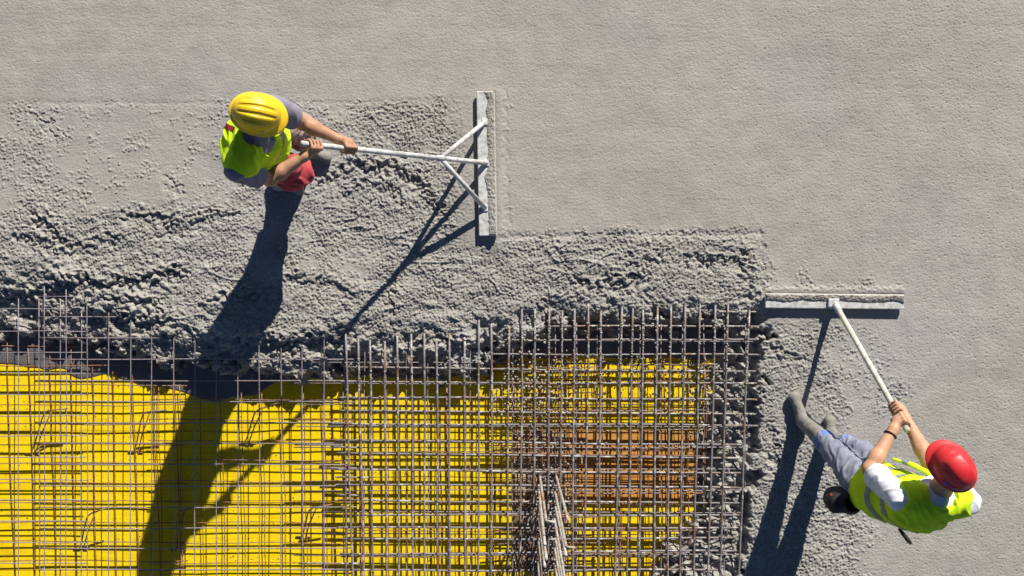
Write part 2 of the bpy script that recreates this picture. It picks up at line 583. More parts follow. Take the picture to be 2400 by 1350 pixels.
# flat under the two blades, and level beside them
q = sstep(1040, 1100, U) * sstep(1200, 1170, U) * sstep(200, 225, V) * sstep(620, 560, V)
z = z * (1 - 0.7 * q) + 0.002 * q
q = sstep(1770, 1795, U) * sstep(2160, 2120, U) * sstep(670, 690, V) * sstep(790, 735, V)
z = z * (1 - 0.8 * q) + 0.003 * q
for (ua, ub, va, vb) in ((1119, 1160, 214, 554), (1794, 2116, 690, 722)):
    q = sstep(ua - 4, ua + 2, U) * sstep(ub + 4, ub - 2, U) * sstep(va - 4, va + 2, V) * sstep(vb + 4, vb - 2, V)
    z = z * (1 - q) - 0.003 * q

keep = z > DECK - 0.012
cell = keep[:-1, :-1] | keep[1:, :-1] | keep[:-1, 1:] | keep[1:, 1:]
idx = np.arange(NX * NY).reshape(NX, NY)
quads = np.stack([idx[:-1, :-1], idx[1:, :-1], idx[1:, 1:], idx[:-1, 1:]], -1)[cell]
used = np.zeros(NX * NY, bool)
used[quads.ravel()] = True
remap = np.cumsum(used) - 1
verts = np.stack([GX, GY, np.maximum(z, DECK - 0.03)], -1).reshape(-1, 3)[used]
quads = remap[quads]
# the rest of the pour beyond the picture
nv = len(verts)
ex = []
B = 12.0
for (a, b, c, d) in ((-B, B, Y1, B), (X1, B, -B, Y1), (-B, X0, -0.35, Y1)):
    ex.append([(a, c, -0.004), (b, c, -0.004), (b, d, -0.004), (a, d, -0.004)])
ev = np.array(ex).reshape(-1, 3)
eq = np.arange(len(ev)).reshape(-1, 4) + nv
verts = np.vstack([verts, ev])
slab_me = mesh_np('slab', verts, np.vstack([quads, eq]))
at = slab_me.attributes.new('wet_and_shade', 'FLOAT', 'POINT')
at.data.foreach_set('value', np.concatenate([sstep(0.25, 0.7, blur(rough, 0.03)).reshape(-1)[used], np.zeros(len(ev))]).astype(np.float32))
slab = link('slab', slab_me, CONC, kind='structure')
slab['label'] = 'fresh grey concrete slab, smooth where floated and lumpy towards the open edge'


def ground_z(x, y):
    i = int(round((x - X0) / H))
    j = int(round((y - Y0) / H))
    return float(z[min(max(i, 0), NX - 1), min(max(j, 0), NY - 1)])


# ------------------------------------------------------------------ formwork deck, panel by panel
deck = bpy.data.objects.new('floor', None)
COL.objects.link(deck)
deck['kind'] = 'structure'
deck['label'] = 'yellow formwork deck under the steel'
deck.location = (0, 0, DECK)


def panel(u0, u1, v0, v1, material, name='formwork_panel', dz=0.0, label=None):
    a, b = P(u0, v0, DECK), P(u1, v1, DECK)
    g = 0.0035
    sx, sy = b[0] - a[0] - g, a[1] - b[1] - g
    c = ((a[0] + b[0]) / 2, (a[1] + b[1]) / 2, DECK - 0.0135 + dz + random.uniform(-0.0012, 0.0))
    v, f = box(c, (1, 0, 0), (0, 1, 0), (0, 0, 1), sx, sy, 0.027, 0.0015)
    return link(name, mesh_np(name, v, f, False), material, deck, label=label)


rows = [520, 683.5, 847, 1010.5, 1174, 1337.5, 1501, 1664.5]
for r in range(7):
    v0, v1 = rows[r], rows[r + 1]
    off = (-410, -130, -60, 24, -300, -190, 60)[r]
    if r in (3, 4):                                   # rows cut by the bare boards round the column
        cuts = [off - 654, off, off + 654, 1206] if r == 3 else [off - 654, off, off + 654, off + 1308, 1206]
        for a, b in zip(cuts, cuts[1:]):
            if b - a > 20:
                panel(a, b, v0, v1, YEL)
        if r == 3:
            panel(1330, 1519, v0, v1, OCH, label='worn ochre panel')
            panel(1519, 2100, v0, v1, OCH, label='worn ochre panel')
        else:
            panel(1330, 1519, v0, v1, YEL)
            panel(1519, 2100, v0, v1, YEL)
    else:
        u = off - 654
        while u < 2500:
            panel(u, u + 654, v0, v1, YEL)
            u += 654
for k, (a, b) in enumerate(((1206, 1247), (1247, 1289), (1289, 1330))):
    panel(a, b, rows[3], 1100, TAN, 'infill_board', label='bare tan board')
panel(1206, 1236, 1100, rows[5], TAN, 'infill_board', label='bare tan board')
panel(1318, 1330, 1100, rows[5], TAN, 'infill_board', label='bare tan board')
ccol, _f = box(P(1277, 1219, DECK - 0.03), (1, 0, 0), (0, 1, 0), (0, 0, 1), 82 / 327, 237 / 327, 0.05, 0.004)
link('column_head', mesh_np('column_head', ccol, _f, False), M_plain('old_concrete', (0.24, 0.23, 0.22), 0.9, 0.25, 12), deck)

# grey cement film run out over the deck at the left
pts5 = [(0, 940), (180, 950), (270, 980), (390, 980), (430, 1000), (490, 1010), (530, 990), (640, 985), (690, 1050), (780, 1095), (900, 1080), (1010, 1045),
        (1100, 1040), (1180, 1080), (1230, 1110), (1330, 1130), (1450, 1145), (1580, 1150), (1640, 1185), (1700, 1190), (1800, 1215)]
shore = [(-250, 850)] + [(x / 4.22, 630 + y / 4.22) for x, y in pts5] + [(455, 930), (480, 938), (509, 941), (529, 937), (545, 930), (598, 928), (620, 912), (633, 903), (655, 893), (700, 884), (760, 888), (850, 880), (960, 888), (1060, 884), (1130, 870), (1170, 852), (1210, 836), (1290, 842), (1380, 834), (1470, 842), (1560, 836), (1640, 846), (1685, 838), (1720, 850)]  # right half laid dark under the slab lip to deepen the shade there
# smooth the outline
sh = np.array(shore)
tpar = np.concatenate([[0], np.cumsum(np.hypot(*np.diff(sh, axis=0).T))])
tq = np.linspace(0, tpar[-1], 320)
su, sv = np.interp(tq, tpar, sh[:, 0]), np.interp(tq, tpar, sh[:, 1])
for _ in range(2):
    sv[1:-1] = (sv[:-2] + 2 * sv[1:-1] + sv[2:]) / 4
rws = []
for k, (dv, dz) in enumerate(((0, -0.002), (-1.2, 0.003), (-4, 0.0055), (-14, 0.008), (-60, 0.012), (-240, 0.014))):
    rws.append([P(a, b + dv, DECK + dz) for a, b in zip(su, sv)])
R = np.array(rws)
n_r, n_c = R.shape[:2]
ii = np.arange(n_r * n_c).reshape(n_r, n_c)
q = np.stack([ii[:-1, :-1], ii[:-1, 1:], ii[1:, 1:], ii[1:, :-1]], -1).reshape(-1, 4)
sl = link('cement_film', mesh_np('cement_film', R.reshape(-1, 3), q), SLURRY, kind='structure')
sl['label'] = 'dark grey cement film run out over the yellow deck, deepening shade under the lip'

# ------------------------------------------------------------------ steel mats
SEED = [100]


def rod(parent, name, a, b, r, material, amp=0.004, n=9, sides=6):
    SEED[0] += 1
    v, f = tube(wavy(a, b, n, amp, SEED[0]), r, sides)
    return link(name, mesh_np(name, v, f), material, parent)


def mesh_sheet(name, label, us, vs, zv, zh, r, material, ut, vt, group, slant=0.0, amp=0.003, jitter=1.0, umax=None):
    """us: x of the long wires, vs: y of the cross wires; ut = (x0, x1) of cross wires; vt = (y0, y1) of long wires"""
    t = thing(name, label, 'wire mesh', P(np.mean(us), np.mean(vs), zv), group)
    for u in us:
        v0 = vt[0] + random.uniform(-5, 5) if not callable(vt[0]) else vt[0](u)
        j = random.uniform(-jitter, jitter)
        rod(t, 'wire', P(u + j, v0, zv), P(u + j + slant * (vt[1] - v0), vt[1], zv), r, material, amp)
    for v in vs:
        j = random.uniform(-jitter, jitter)
        u0, u1 = ut
        rod(t, 'wire', P(u0 + random.uniform(-4, 4), v + j, zh), P(u1 + random.uniform(-4, 4), v + j + random.uniform(-1.5, 1.5), zh), r, material, amp)
    return t


G_MESH = 'welded wire mesh sheets laid over the deck'
us_b = [104 + 50.4 * k for k in range(15)]
vs_b = [694 + 49.4 * k for k in range(16)]
mesh_sheet('wire_mesh', 'wide grey wire mesh sheet on top, crossed by the shadow of the yellow-helmeted man', us_b, vs_b, -0.030, -0.037, 0.0036, WIRE, (90, 832), (650, 1450), G_MESH)
us_a = [-8 - 49 * 2, -8 - 49, -8, 43, 93, 142, 191]
vs_a = [726 + 49.5 * k for k in range(15)]
mesh_sheet('wire_mesh', 'narrow grey wire mesh sheet lapped under the wide one along the left edge', us_a, vs_a, -0.045, -0.052, 0.0034, WIRE, (-160, 204), (700, 1450), G_MESH)
us_c = [-60 + 48.2 * k for k in range(15)]
mesh_sheet('wire_mesh', 'rusty wire mesh sheet low over the yellow deck below the narrow grey sheet', [18 - 96, 18 - 48] + [18 + 48.6 * k for k in range(9)], [812 + 45.7 * k for k in range(14)],
           DECK + 0.030, DECK + 0.037, 0.0036, RWIRE, (-150, 440), (795, 1450), G_MESH, slant=0.028, amp=0.008)
mesh_sheet('wire_mesh', 'dark wire mesh sheet low over the yellow deck under the long handle shadow', [372 + 48.2 * k for k in range(10)], [936 + 48.0 * k for k in range(11)],
           DECK + 0.046, DECK + 0.053, 0.0032, RWIRE, (350, 840), (905, 1450), G_MESH, slant=0.022, amp=0.007)
mesh_sheet('wire_mesh', 'grey wire mesh sheet beneath the heavy bars, reaching to their right ends', [706 + 49.6 * k for k in range(22)], [749 + 50.2 * k for k in range(14)],
           -0.058, -0.065, 0.0034, WIRE, (690, 1768), (760, 1450), G_MESH, amp=0.004)
mesh_sheet('wire_mesh', 'rusty wire mesh sheet lowest on the deck below the heavy bars', [845 + 61.0 * k for k in range(14)], [872 + 62.0 * k for k in range(9)],
           DECK + 0.028, DECK + 0.035, 0.0031, RWIRE, (812, 1650), (850, 1450), G_MESH, slant=0.012, amp=0.006)

# heavy top mat
vx = [(810, 826), (840, 852), (867.5, 874), (901, 907), (932, 934), (964.5, 968), (995, 995), (1024, 1026), (1053, 1053), (1089, 1091), (1123, 1120), (1152, 1152), (1192, 1189),
      (1223, 1220), (1254, 1250), (1287, 1284), (1317, 1313), (1346, 1342), (1378, 1371), (1407, 1404), (1456, 1441), (1482, 1470), (1507, 1497), (1539, 1532), (1571, 1564),
      (1604, 1593), (1639, 1626), (1675, 1659), (1704, 1689), (1753, 1732)]
ttop = thing('rebar_mat', 'upper mat of thick grey and rust-brown bars with an open grid', 'rebar mat', P(1270, 1000, -0.03), 'tied bar mats')
for k, (a, b) in enumerate(vx):
    v0 = 790 if a < 1100 else (720 if a > 1200 else 760)
    v0 += random.uniform(-14, 10)
    sl_ = (b - a) / 550.0
    rod(ttop, 'rebar', P(a + sl_ * (v0 - 800), v0, -0.012), P(a + sl_ * 660, 1460, -0.016), 0.0073, BAR, 0.004, 11, 8)
hy = [(731, 731, 1690, 1790), (764, 765, 1262, 1790), (797, 795, 1184, 1788), (830, 831, 1140, 1786), (862, 871, 806, 1784), (895, 899, 800, 1786), (931, 937, 790, 1783), (964, 971, 796, 1778),
      (994, 997, 780, 1778), (1033, 1042, 784, 1738), (1064, 1073, 790, 1734), (1101, 1110, 786, 1736), (1136, 1141, 788, 1734), (1172, 1178, 792, 1732), (1206, 1207, 834, 1734),
      (1236, 1237, 790, 1732), (1264, 1262, 792, 1728), (1298, 1291, 796, 1726), (1337, 1335, 780, 1690), (1372, 1370, 780, 1690)]
for (ya, yb, xa, xb) in hy:
    rod(ttop, 'rebar', P(xa, ya + random.uniform(-1, 1), -0.030), P(xb, yb + random.uniform(-1, 1), -0.030), 0.0068, BAR, 0.005, 11, 8)
for (y, xa, xb) in ((1048, 780, 850), (1118, 786, 868), (1160, 790, 842), (1320, 700, 846), (1042, 690, 800), (1096, 760, 836)):
    rod(ttop, 'rebar', P(xa, y, -0.042), P(xb, y + 1, -0.042), 0.0064, BAR, 0.002, 4, 8)

tie = []
for k, (a, b) in enumerate(vx):
    for m_, (ya, yb, xa, xb) in enumerate(hy):
        y_ = ya + (yb - ya) * (a - 1000) / 700
        x_ = a + (b - a) * (y_ - 800) / 550
        if (k + m_) % 2 or not xa < x_ < xb or y_ < (790 if a < 1100 else 730):
            continue
        p = P(x_, y_, -0.020)
        d1 = np.array((0.012, 0.012, 0)) * (1 if (k + m_) % 4 else np.array((-1, 1, 1)))
        e_ = np.array((random.uniform(-1, 1), random.uniform(-1, 1), 0)) * 0.012
        tie.append(tube([p - d1 + A3(0, 0, -0.014), p - d1 * 0.8 + A3(0, 0, 0.012), p + A3(0, 0, 0.0185), p + d1 * 0.8 + A3(0, 0, 0.012), p + d1 + A3(0, 0, -0.014)], 0.0016, 4))
        tie.append(tube([p + A3(0, 0, 0.018), p + e_ + A3(0, 0, 0.026)], 0.0022, 4))
tv, tf = join(tie)
tie_o = link('wire_tie', mesh_np('wire_tie', tv, tf), RBAR, ttop, kind='stuff')

tlow = thing('rebar_mat', 'lower mat of rusty bars crowded over the deck beneath the open upper grid', 'rebar mat', P(1270, 1050, DECK + 0.06), 'tied bar mats')
for k in range(9):
    u = 850 + 101.0 * k + random.uniform(-8, 8)
    v0 = (905 if u < 1150 else 835) + random.uniform(-12, 14)
    rod(tlow, 'rebar', P(u, v0, DECK + 0.075), P(u + random.uniform(2, 10), 1460, DECK + 0.072), 0.0060, RBAR, 0.006, 9, 6)
for k in range(6):
    v = 860 + 97.0 * k + random.uniform(-8, 8)
    u0 = 1176 + random.uniform(-12, 12)
    rod(tlow, 'rebar', P(u0, v, DECK + 0.060), P(1672 - 0.05 * (v - 800) + random.uniform(-12, 12), v + random.uniform(-5, 5), DECK + 0.060), 0.0060, RBAR, 0.006, 9, 6)
# crowded band over the column: laps at a third level
tmid = thing('rebar_mat', 'short dense mat of lapped thin bars over the column and the ochre panel', 'rebar mat', P(1400, 1050, -0.13), 'tied bar mats')
for k in range(17):
    u = 1206 + (15.5 * k if k < 8 else 124 + 40 * (k - 8)) + random.uniform(-4, 4)
    rod(tmid, 'rebar', P(u, (842 if u > 1290 else 900) + random.uniform(-20, 20), -0.145), P(u + random.uniform(-4, 4), 1450, -0.145), 0.0040, RBAR, 0.006, 8, 6)
for k in range(20):
    v = 868 + 28.8 * k + random.uniform(-6, 6)
    rod(tmid, 'rebar', P(1165 + random.uniform(-25, 25), v, -0.137), P((1640 if k % 2 else 1400) + random.uniform(-25, 25), v + random.uniform(-5, 5), -0.137), 0.0040, RBAR, 0.006, 8, 6)
for k in range(9):
    u = 1213 + 14 * k
    for (va, vb) in ((1010, 1060 + random.uniform(-10, 20)),):
        rod(tmid, 'rebar', P(u + random.uniform(-4, 4), va + random.uniform(-6, 6), -0.10), P(u + random.uniform(-12, 16), vb, -0.18), 0.0042, RBAR, 0.002, 3, 6)

# column starter cage
cage = thing('column_cage', 'upright starter bars of a column rising in two rows among the heavy bars', 'column cage', P(1284, 1210, DECK))
top_z = {}
for k, (u, v, zt) in enumerate([(1266, 1121, 1.16), (1264.5, 1156, 1.28), (1265, 1192, 1.22), (1264, 1220, 1.10), (1262.5, 1274, 1.2), (1263, 1330, 1.15),
                                (1304, 1121, 1.20), (1303, 1162, 1.24), (1302.5, 1194, 1.12), (1301, 1222, 1.26), (1303, 1268, 1.18), (1301, 1292, 1.10), (1302, 1340, 1.2)]):
    a = P(u, v, 0.02)
    rng = np.random.default_rng(900 + k)
    a[2] = DECK - 0.02
    b = a + np.array((rng.normal(0, 0.008), rng.normal(0, 0.008), zt - DECK))
    pts = wavy(a, b, 8, 0.003, 700 + k)
    hook = [pts[-1] + np.array((0.012, 0, 0.012)), pts[-1] + np.array((0.05, 0.0, 0.012))] if k in (0, 7, 9) else []
    v_, f_ = tube(np.vstack([pts] + [h[None] for h in hook]), 0.0085, 8)
    link('starter_bar', mesh_np('starter_bar', v_, f_), STARTER, cage)
for zz in (-0.20, -0.12, -0.05):
    c = [P(1258, 1112, 0.02), P(1310, 1112, 0.02), P(1310, 1420, 0.02), P(1258, 1420, 0.02), P(1258, 1112, 0.02)]
    c = [np.array((p[0], p[1], zz)) for p in c]
    v_, f_ = join([tube([a, b], 0.004, 6) for a, b in zip(c, c[1:])])
    link('stirrup', mesh_np('stirrup', v_, f_), RBAR, cage)

# bent spacers carrying the top sheet
CH = [((77, 1063), (106, 962), (158, 958), 'bent steel spacer on the deck nearest the left picture edge, upper of two'),
      ((318, 1060), (336, 966), (390, 961), 'bent steel spacer standing in the sun just left of the broad body shadow'),
      ((190, 1287), (206, 1206), (256, 1188), 'bent steel spacer in the sun below and left of the broad body shadow'),
      ((418, 1290), (416, 1200), (452, 1190), 'bent steel spacer at the lower right rim of the broad body shadow'),
      ((577, 1040), (600, 961), (655, 944), 'bent steel spacer touching the grey sheet beside the hand shadow'),
      ((711, 1258), (726, 1192), (779, 1182), 'bent steel spacer near the left ends of the heavy bars')]
for (f0, t0, t1, lab) in CH:
    zt = -0.062
    foot, top, arm = P(*f0, DECK + 0.006), P(*t0, zt), P(*t1, zt + 0.004)
    t = thing('rebar_spacer', lab, 'spacer', foot, 'bent steel spacers between deck and top mesh')
    kx_ = np.array((0.055, -0.002, 0))
    riser = foot + (top - foot) * np.linspace(0, 1, 6)[:, None]
    riser[1:5, 0] -= 0.006
    p = np.vstack([foot - kx_, foot - kx_ * 0.25, riser[1:5], top - (top - foot) * 0.05, top + (arm - top) * 0.15, arm])
    v_, f_ = tube(p, 0.0052, 6)
    link('bent_rod', mesh_np('bent_rod', v_, f_), RBAR, t)
    off = np.array((0.045, 0.0, 0))
    p2 = np.vstack([foot + kx_ * 0.9, foot + kx_ * 0.3, foot + (top + off - foot) * 0.5, top + off])
    v_, f_ = tube(p2, 0.0048, 6)
    link('brace_rod', mesh_np('brace_rod', v_, f_), RBAR, t)

# ------------------------------------------------------------------ spilt concrete lumps on the steel and the deck
rng = np.random.default_rng(55)
phi = (1 + 5 ** 0.5) / 2
ico = np.array([(-1, phi, 0), (1, phi, 0), (-1, -phi, 0), (1, -phi, 0), (0, -1, phi), (0, 1, phi), (0, -1, -phi), (0, 1, -phi), (phi, 0, -1), (phi, 0, 1), (-phi, 0, -1), (-phi, 0, 1)]) / 1.9
icf = np.array([(0, 11, 5), (0, 5, 1), (0, 1, 7), (0, 7, 10), (0, 10, 11), (1, 5, 9), (5, 11, 4), (11, 10, 2), (10, 7, 6), (7, 1, 8), (3, 9, 4), (3, 4, 2), (3, 2, 6), (3, 6, 8), (3, 8, 9),
                (4, 9, 5), (2, 4, 11), (6, 2, 10), (8, 6, 7), (9, 8, 1)])
LV, LF = [], []


def lump(p, r):
    s = ico * r * rng.uniform(0.6, 1.25, (12, 1)) * np.array((1, 1, 0.75))
    LF.append(icf + len(LV) * 12)
    LV.append(s + p)


def spray(n, ub, vb, zf, r0, r1):
    for _ in range(n):
        u, v = rng.uniform(*ub), rng.uniform(*vb)
        zz = zf(u, v)
        lump(P(u, v, zz), rng.uniform(r0, r1) ** 1.0)


bars_x = lambda v: [a + (b - a) * (v - 800) / 550 for a, b in vx]
for _ in range(620):                                  # on top bars near the pour
    v = 745 + abs(rng.normal(0, 70))
    bx = bars_x(v)
    u = bx[rng.integers(len(bx))] + rng.normal(0, 1.3)
    if u < 1180 and v < 840:
        continue
    lump(P(u, v, -0.006), rng.uniform(0.003, 0.0085))
for _ in range(500):
    h_ = hy[rng.integers(10)]
    u = rng.uniform(h_[2], h_[3])
    v = h_[0] + (h_[1] - h_[0]) * (u - 1000) / 700
    lump(P(u, v, -0.022), rng.uniform(0.003, 0.008))
for _ in range(420):                                  # around the crowded left bars
    u, v = rng.normal(1245, 50), rng.normal(905, 50)
    lump(P(u, v, rng.choice([-0.02, -0.06, -0.14, DECK + 0.006, DECK + 0.006])), rng.uniform(0.004, 0.011))
for _ in range(520):
    u, v = rng.uniform(1180, 1690), rng.uniform(840, 960)
    lump(P(u, v, rng.choice([-0.138, DECK + 0.005, DECK + 0.06])), rng.uniform(0.003, 0.008))
for _ in range(420):
    u, v = rng.normal(1290, 32), rng.uniform(1080, 1345)
    lump(P(u, v, rng.choice([-0.03, -0.12, DECK + 0.01])), rng.uniform(0.004, 0.010))
for _ in range(420):
    v = rng.uniform(840, 1350)
    u = 1672 - 0.06 * (v - 840) - abs(rng.normal(0, 28)) - (70 if v > 1285 else 0)
    lump(P(u, v, DECK + 0.004), rng.uniform(0.004, 0.012))
for _ in range(130):
    lump(P(rng.uniform(0, 1200), rng.uniform(930, 1340), DECK + 0.002), rng.uniform(0.002, 0.006))
for _ in range(170):
    u = rng.uniform(560, 1150)
    lump(P(u, 866 + abs(rng.normal(0, 12)), -0.2 + rng.uniform(-0.04, 0.08)), rng.uniform(0.004, 0.011))
spl = link('spilt_concrete', mesh_np('spilt_concrete', np.concatenate(LV), np.concatenate(LF)), SPLAT, kind='stuff')
spl['label'] = 'small concrete lumps spilt on the bars and the deck'


# ------------------------------------------------------------------ implicit surfaces for people
class Field:
    def __init__(self, lo, hi, h):
        self.h = h
        self.lo = np.asarray(lo, float)
        self.n = np.ceil((np.asarray(hi) - self.lo) / h).astype(int) + 1
        self.F = np.full(self.n, 0.06, np.float32)

    def region(self, lo, hi):
        a = np.clip(np.floor((np.asarray(lo) - self.lo) / self.h).astype(int), 0, self.n)
        b = np.clip(np.ceil((np.asarray(hi) - self.lo) / self.h).astype(int) + 1, 0, self.n)
        s = tuple(slice(i, j) for i, j in zip(a, b))
        g = [(self.lo[k] + self.h * np.arange(a[k], b[k])).astype(np.float32) for k in range(3)]
        return s, g[0][:, None, None], g[1][None, :, None], g[2][None, None, :]

    def put(self, s, d, k):
        F = self.F[s]
        if k > 0:
            hh = np.maximum(k - np.abs(F - d), 0) / k
            self.F[s] = np.minimum(F, d) - hh * hh * k * 0.25
        else:
            self.F[s] = np.minimum(F, d)

    def cut(self, s, d):
        self.F[s] = np.maximum(self.F[s], -d)

    def cone(self, a, b, ra, rb, k=0.02, flat=None, clip=(), carve=False):
        """round cone a-b; flat = (axis, factor) squashes the section along an axis; clip: (point, normal) half spaces kept behind"""
        a, b = np.asarray(a, float), np.asarray(b, float)
        m = max(ra, rb) + k + 3 * self.h
        s, X, Y, Z = self.region(np.minimum(a, b) - m, np.maximum(a, b) + m)
        if self.F[s].size == 0:
            return
        px, py, pz = X - a[0], Y - a[1], Z - a[2]
        d = b - a
        sc = 1.0
        if flat:
            n, f = np.asarray(flat[0], float), flat[1]
            n = n / np.linalg.norm(n)
            dt = px * n[0] + py * n[1] + pz * n[2]
            g = 1 / f - 1
            px, py, pz = px + n[0] * dt * g, py + n[1] * dt * g, pz + n[2] * dt * g
            d = d + n * np.dot(d, n) * g
            sc = f if f < 1 else 1.0
        L2 = float(d @ d) + 1e-9
        t = np.clip((px * d[0] + py * d[1] + pz * d[2]) / L2, 0, 1)
        q = np.sqrt((px - t * d[0]) ** 2 + (py - t * d[1]) ** 2 + (pz - t * d[2]) ** 2) - (ra + (rb - ra) * t)
        q = q * sc
        for pt, nn in clip:
            nn = np.asarray(nn, float) / np.linalg.norm(nn)
            q = np.maximum(q, (X - pt[0]) * nn[0] + (Y - pt[1]) * nn[1] + (Z - pt[2]) * nn[2])
        if carve:
            self.cut(s, q)
        else:
            self.put(s, q.astype(np.float32), k)

    def chain(self, pts, rs, k=0.02, **kw):
        for i in range(len(pts) - 1):
            self.cone(pts[i], pts[i + 1], rs[i], rs[i + 1], k, **kw)

    def ell(self, c, R, rad, k=0.02, carve=False):
        """ellipsoid; R rows are unit axes"""
        c, R = np.asarray(c, float), np.asarray(R, float)
        m = max(rad) + k + 3 * self.h
        s, X, Y, Z = self.region(c - m, c + m)
        if self.F[s].size == 0:
            return
        p = [R[i][0] * (X - c[0]) + R[i][1] * (Y - c[1]) + R[i][2] * (Z - c[2]) for i in range(3)]
        k0 = np.sqrt(sum((p[i] / rad[i]) ** 2 for i in range(3)))
        k1 = np.sqrt(sum((p[i] / rad[i] ** 2) ** 2 for i in range(3))) + 1e-6
        d = (k0 * (k0 - 1) / k1)
        if carve:
            self.cut(s, d)
        else:
            self.put(s, d.astype(np.float32), k)

    def halfspace(self, pt, n):
        """keep the side behind the plane"""
        n = np.asarray(n, float) / np.linalg.norm(n)
        s, X, Y, Z = self.region(self.lo, self.lo + self.n * self.h)
        d = (X - pt[0]) * n[0] + (Y - pt[1]) * n[1] + (Z - pt[2]) * n[2]
        self.F = np.maximum(self.F, d.astype(np.float32))

    def mesh(self):
        F, h = self.F, self.h
        F = F.copy()
        for ax in range(3):
            sl0 = [slice(None)] * 3
            sl0[ax] = 0
            F[tuple(sl0)] = 0.05
            sl0[ax] = -1
            F[tuple(sl0)] = 0.05
        S = F < 0
        c = np.zeros(np.array(F.shape) - 1, np.int8)
        for a in (0, 1):
            for b in (0, 1):
                for d in (0, 1):
                    c += S[a:a + c.shape[0], b:b + c.shape[1], d:d + c.shape[2]]
        act = np.argwhere((c > 0) & (c < 8))
        corner = {}
        for a in (0, 1):
            for b in (0, 1):
                for d in (0, 1):
                    corner[(a, b, d)] = F[act[:, 0] + a, act[:, 1] + b, act[:, 2] + d]
        acc = np.zeros((len(act), 3))
        cnt = np.zeros(len(act))
        for ax in range(3):
            o = [i for i in range(3) if i != ax]
            for a in (0, 1):
                for b in (0, 1):
                    k0 = [0, 0, 0]
                    k0[o[0]], k0[o[1]] = a, b
                    k1 = list(k0)
                    k1[ax] = 1
                    f0, f1 = corner[tuple(k0)], corner[tuple(k1)]
                    m = (f0 < 0) != (f1 < 0)
                    t = np.where(m, f0 / np.where(m, f0 - f1, 1), 0)
                    pos = np.tile(np.array(k0, float), (len(act), 1))
                    pos[:, ax] = t
                    acc += pos * m[:, None]
                    cnt += m
        vert = self.lo + h * (act + acc / cnt[:, None])
        ids = np.full(c.shape, -1, np.int32)
        ids[tuple(act.T)] = np.arange(len(act))
        Q = []
        for ax in range(3):
            b, d = (ax + 1) % 3, (ax + 2) % 3
            s0 = [slice(None)] * 3
            s1 = [slice(None)] * 3
            s0[ax], s1[ax] = slice(None, -1), slice(1, None)
            e = np.argwhere(S[tuple(s0)] != S[tuple(s1)])
            e = e[(e[:, b] > 0) & (e[:, d] > 0) & (e[:, b] < F.shape[b] - 1) & (e[:, d] < F.shape[d] - 1)]
            eb, ed = np.eye(3, dtype=int)[b], np.eye(3, dtype=int)[d]
            c4 = [e - eb - ed, e - ed, e, e - eb]
            qd = np.stack([ids[tuple(x.T)] for x in c4], 1)
            flip = ~S[tuple(s0)][tuple(e.T)]
            qd[flip] = qd[flip][:, ::-1]
            Q.append(qd)
        Q = np.concatenate(Q)
        Q = Q[(Q >= 0).all(1)]
        return vert, Q


def normals(v, q):
    n = np.zeros_like(v)
    fn = np.cross(v[q[:, 2]] - v[q[:, 0]], v[q[:, 3]] - v[q[:, 1]])
    for i in range(4):
        np.add.at(n, q[:, i], fn)
    return n / (np.linalg.norm(n, axis=1)[:, None] + 1e-12)


def crease(v, q, amp, freq, seed, fold=0.0, ffreq=7.0, axis=(0, 0, 1)):
    n = normals(v, q)
    o = Vector((seed * 3.1, seed * 1.7, -seed))
    d = np.empty(len(v))
    ax = Vector(axis).normalized()
    for i, p in enumerate(v):
        p = Vector(p)
        w = mnoise.noise(p * freq + o) * amp
        if fold:
            pp = p + ax * (p.dot(ax) * 1.6)
            f = 1 - abs(mnoise.noise(pp * ffreq + o)) * 3.0
            w += fold * max(f, 0)
        d[i] = w
    return v + n * d[:, None]


def nrm(a):
    a = np.asarray(a, float)
    return a / np.linalg.norm(a)


SKIN1 = M_plain('skin_tan', (0.42, 0.215, 0.125), 0.55, 0.14, 22, 0.4)
SKIN2 = M_plain('skin_light', (0.50, 0.27, 0.165), 0.55, 0.14, 22, 0.4)
HAIR = M_plain('dark_hair', (0.022, 0.016, 0.012), 0.7, 0.3, 90)
LIME = M_plain('lime_vest_cloth', (0.57, 0.79, 0.016), 0.8, 0.10, 14, 0.2, dirt=(0.36, 0.46, 0.08), dirt_at=(0.60, 0.85), bumpd=0.002)
BAND = M_plain('grey_reflective_band', (0.21, 0.24, 0.27), 0.4, 0.1, 30, 0.5)
REDTRIM = M_plain('dark_red_trim', (0.22, 0.015, 0.02), 0.7, 0.1, 30)
SHIRT1 = M_plain('grey_shirt_cloth', (0.235, 0.215, 0.265), 0.9, 0.10, 30, 0.2, bumpd=0.002)
SHIRT2 = M_plain('white_shirt_cloth', (0.74, 0.73, 0.75), 0.9, 0.06, 30, 0.2, dirt=(0.5, 0.46, 0.42), dirt_at=(0.68, 0.85), bumpd=0.002)
RED_TR = M_plain('coral_red_trousers', (0.42, 0.05, 0.06), 0.9, 0.2, 20, 0.2, dirt=(0.34, 0.25, 0.22), dirt_at=(0.52, 0.72), bumpd=0.003, dscale=6)
JEANS = M_plain('faded_denim', (0.20, 0.215, 0.275), 0.9, 0.25, 10, 0.2, dirt=(0.34, 0.34, 0.36), dirt_at=(0.52, 0.75), bumpd=0.003, dscale=9)
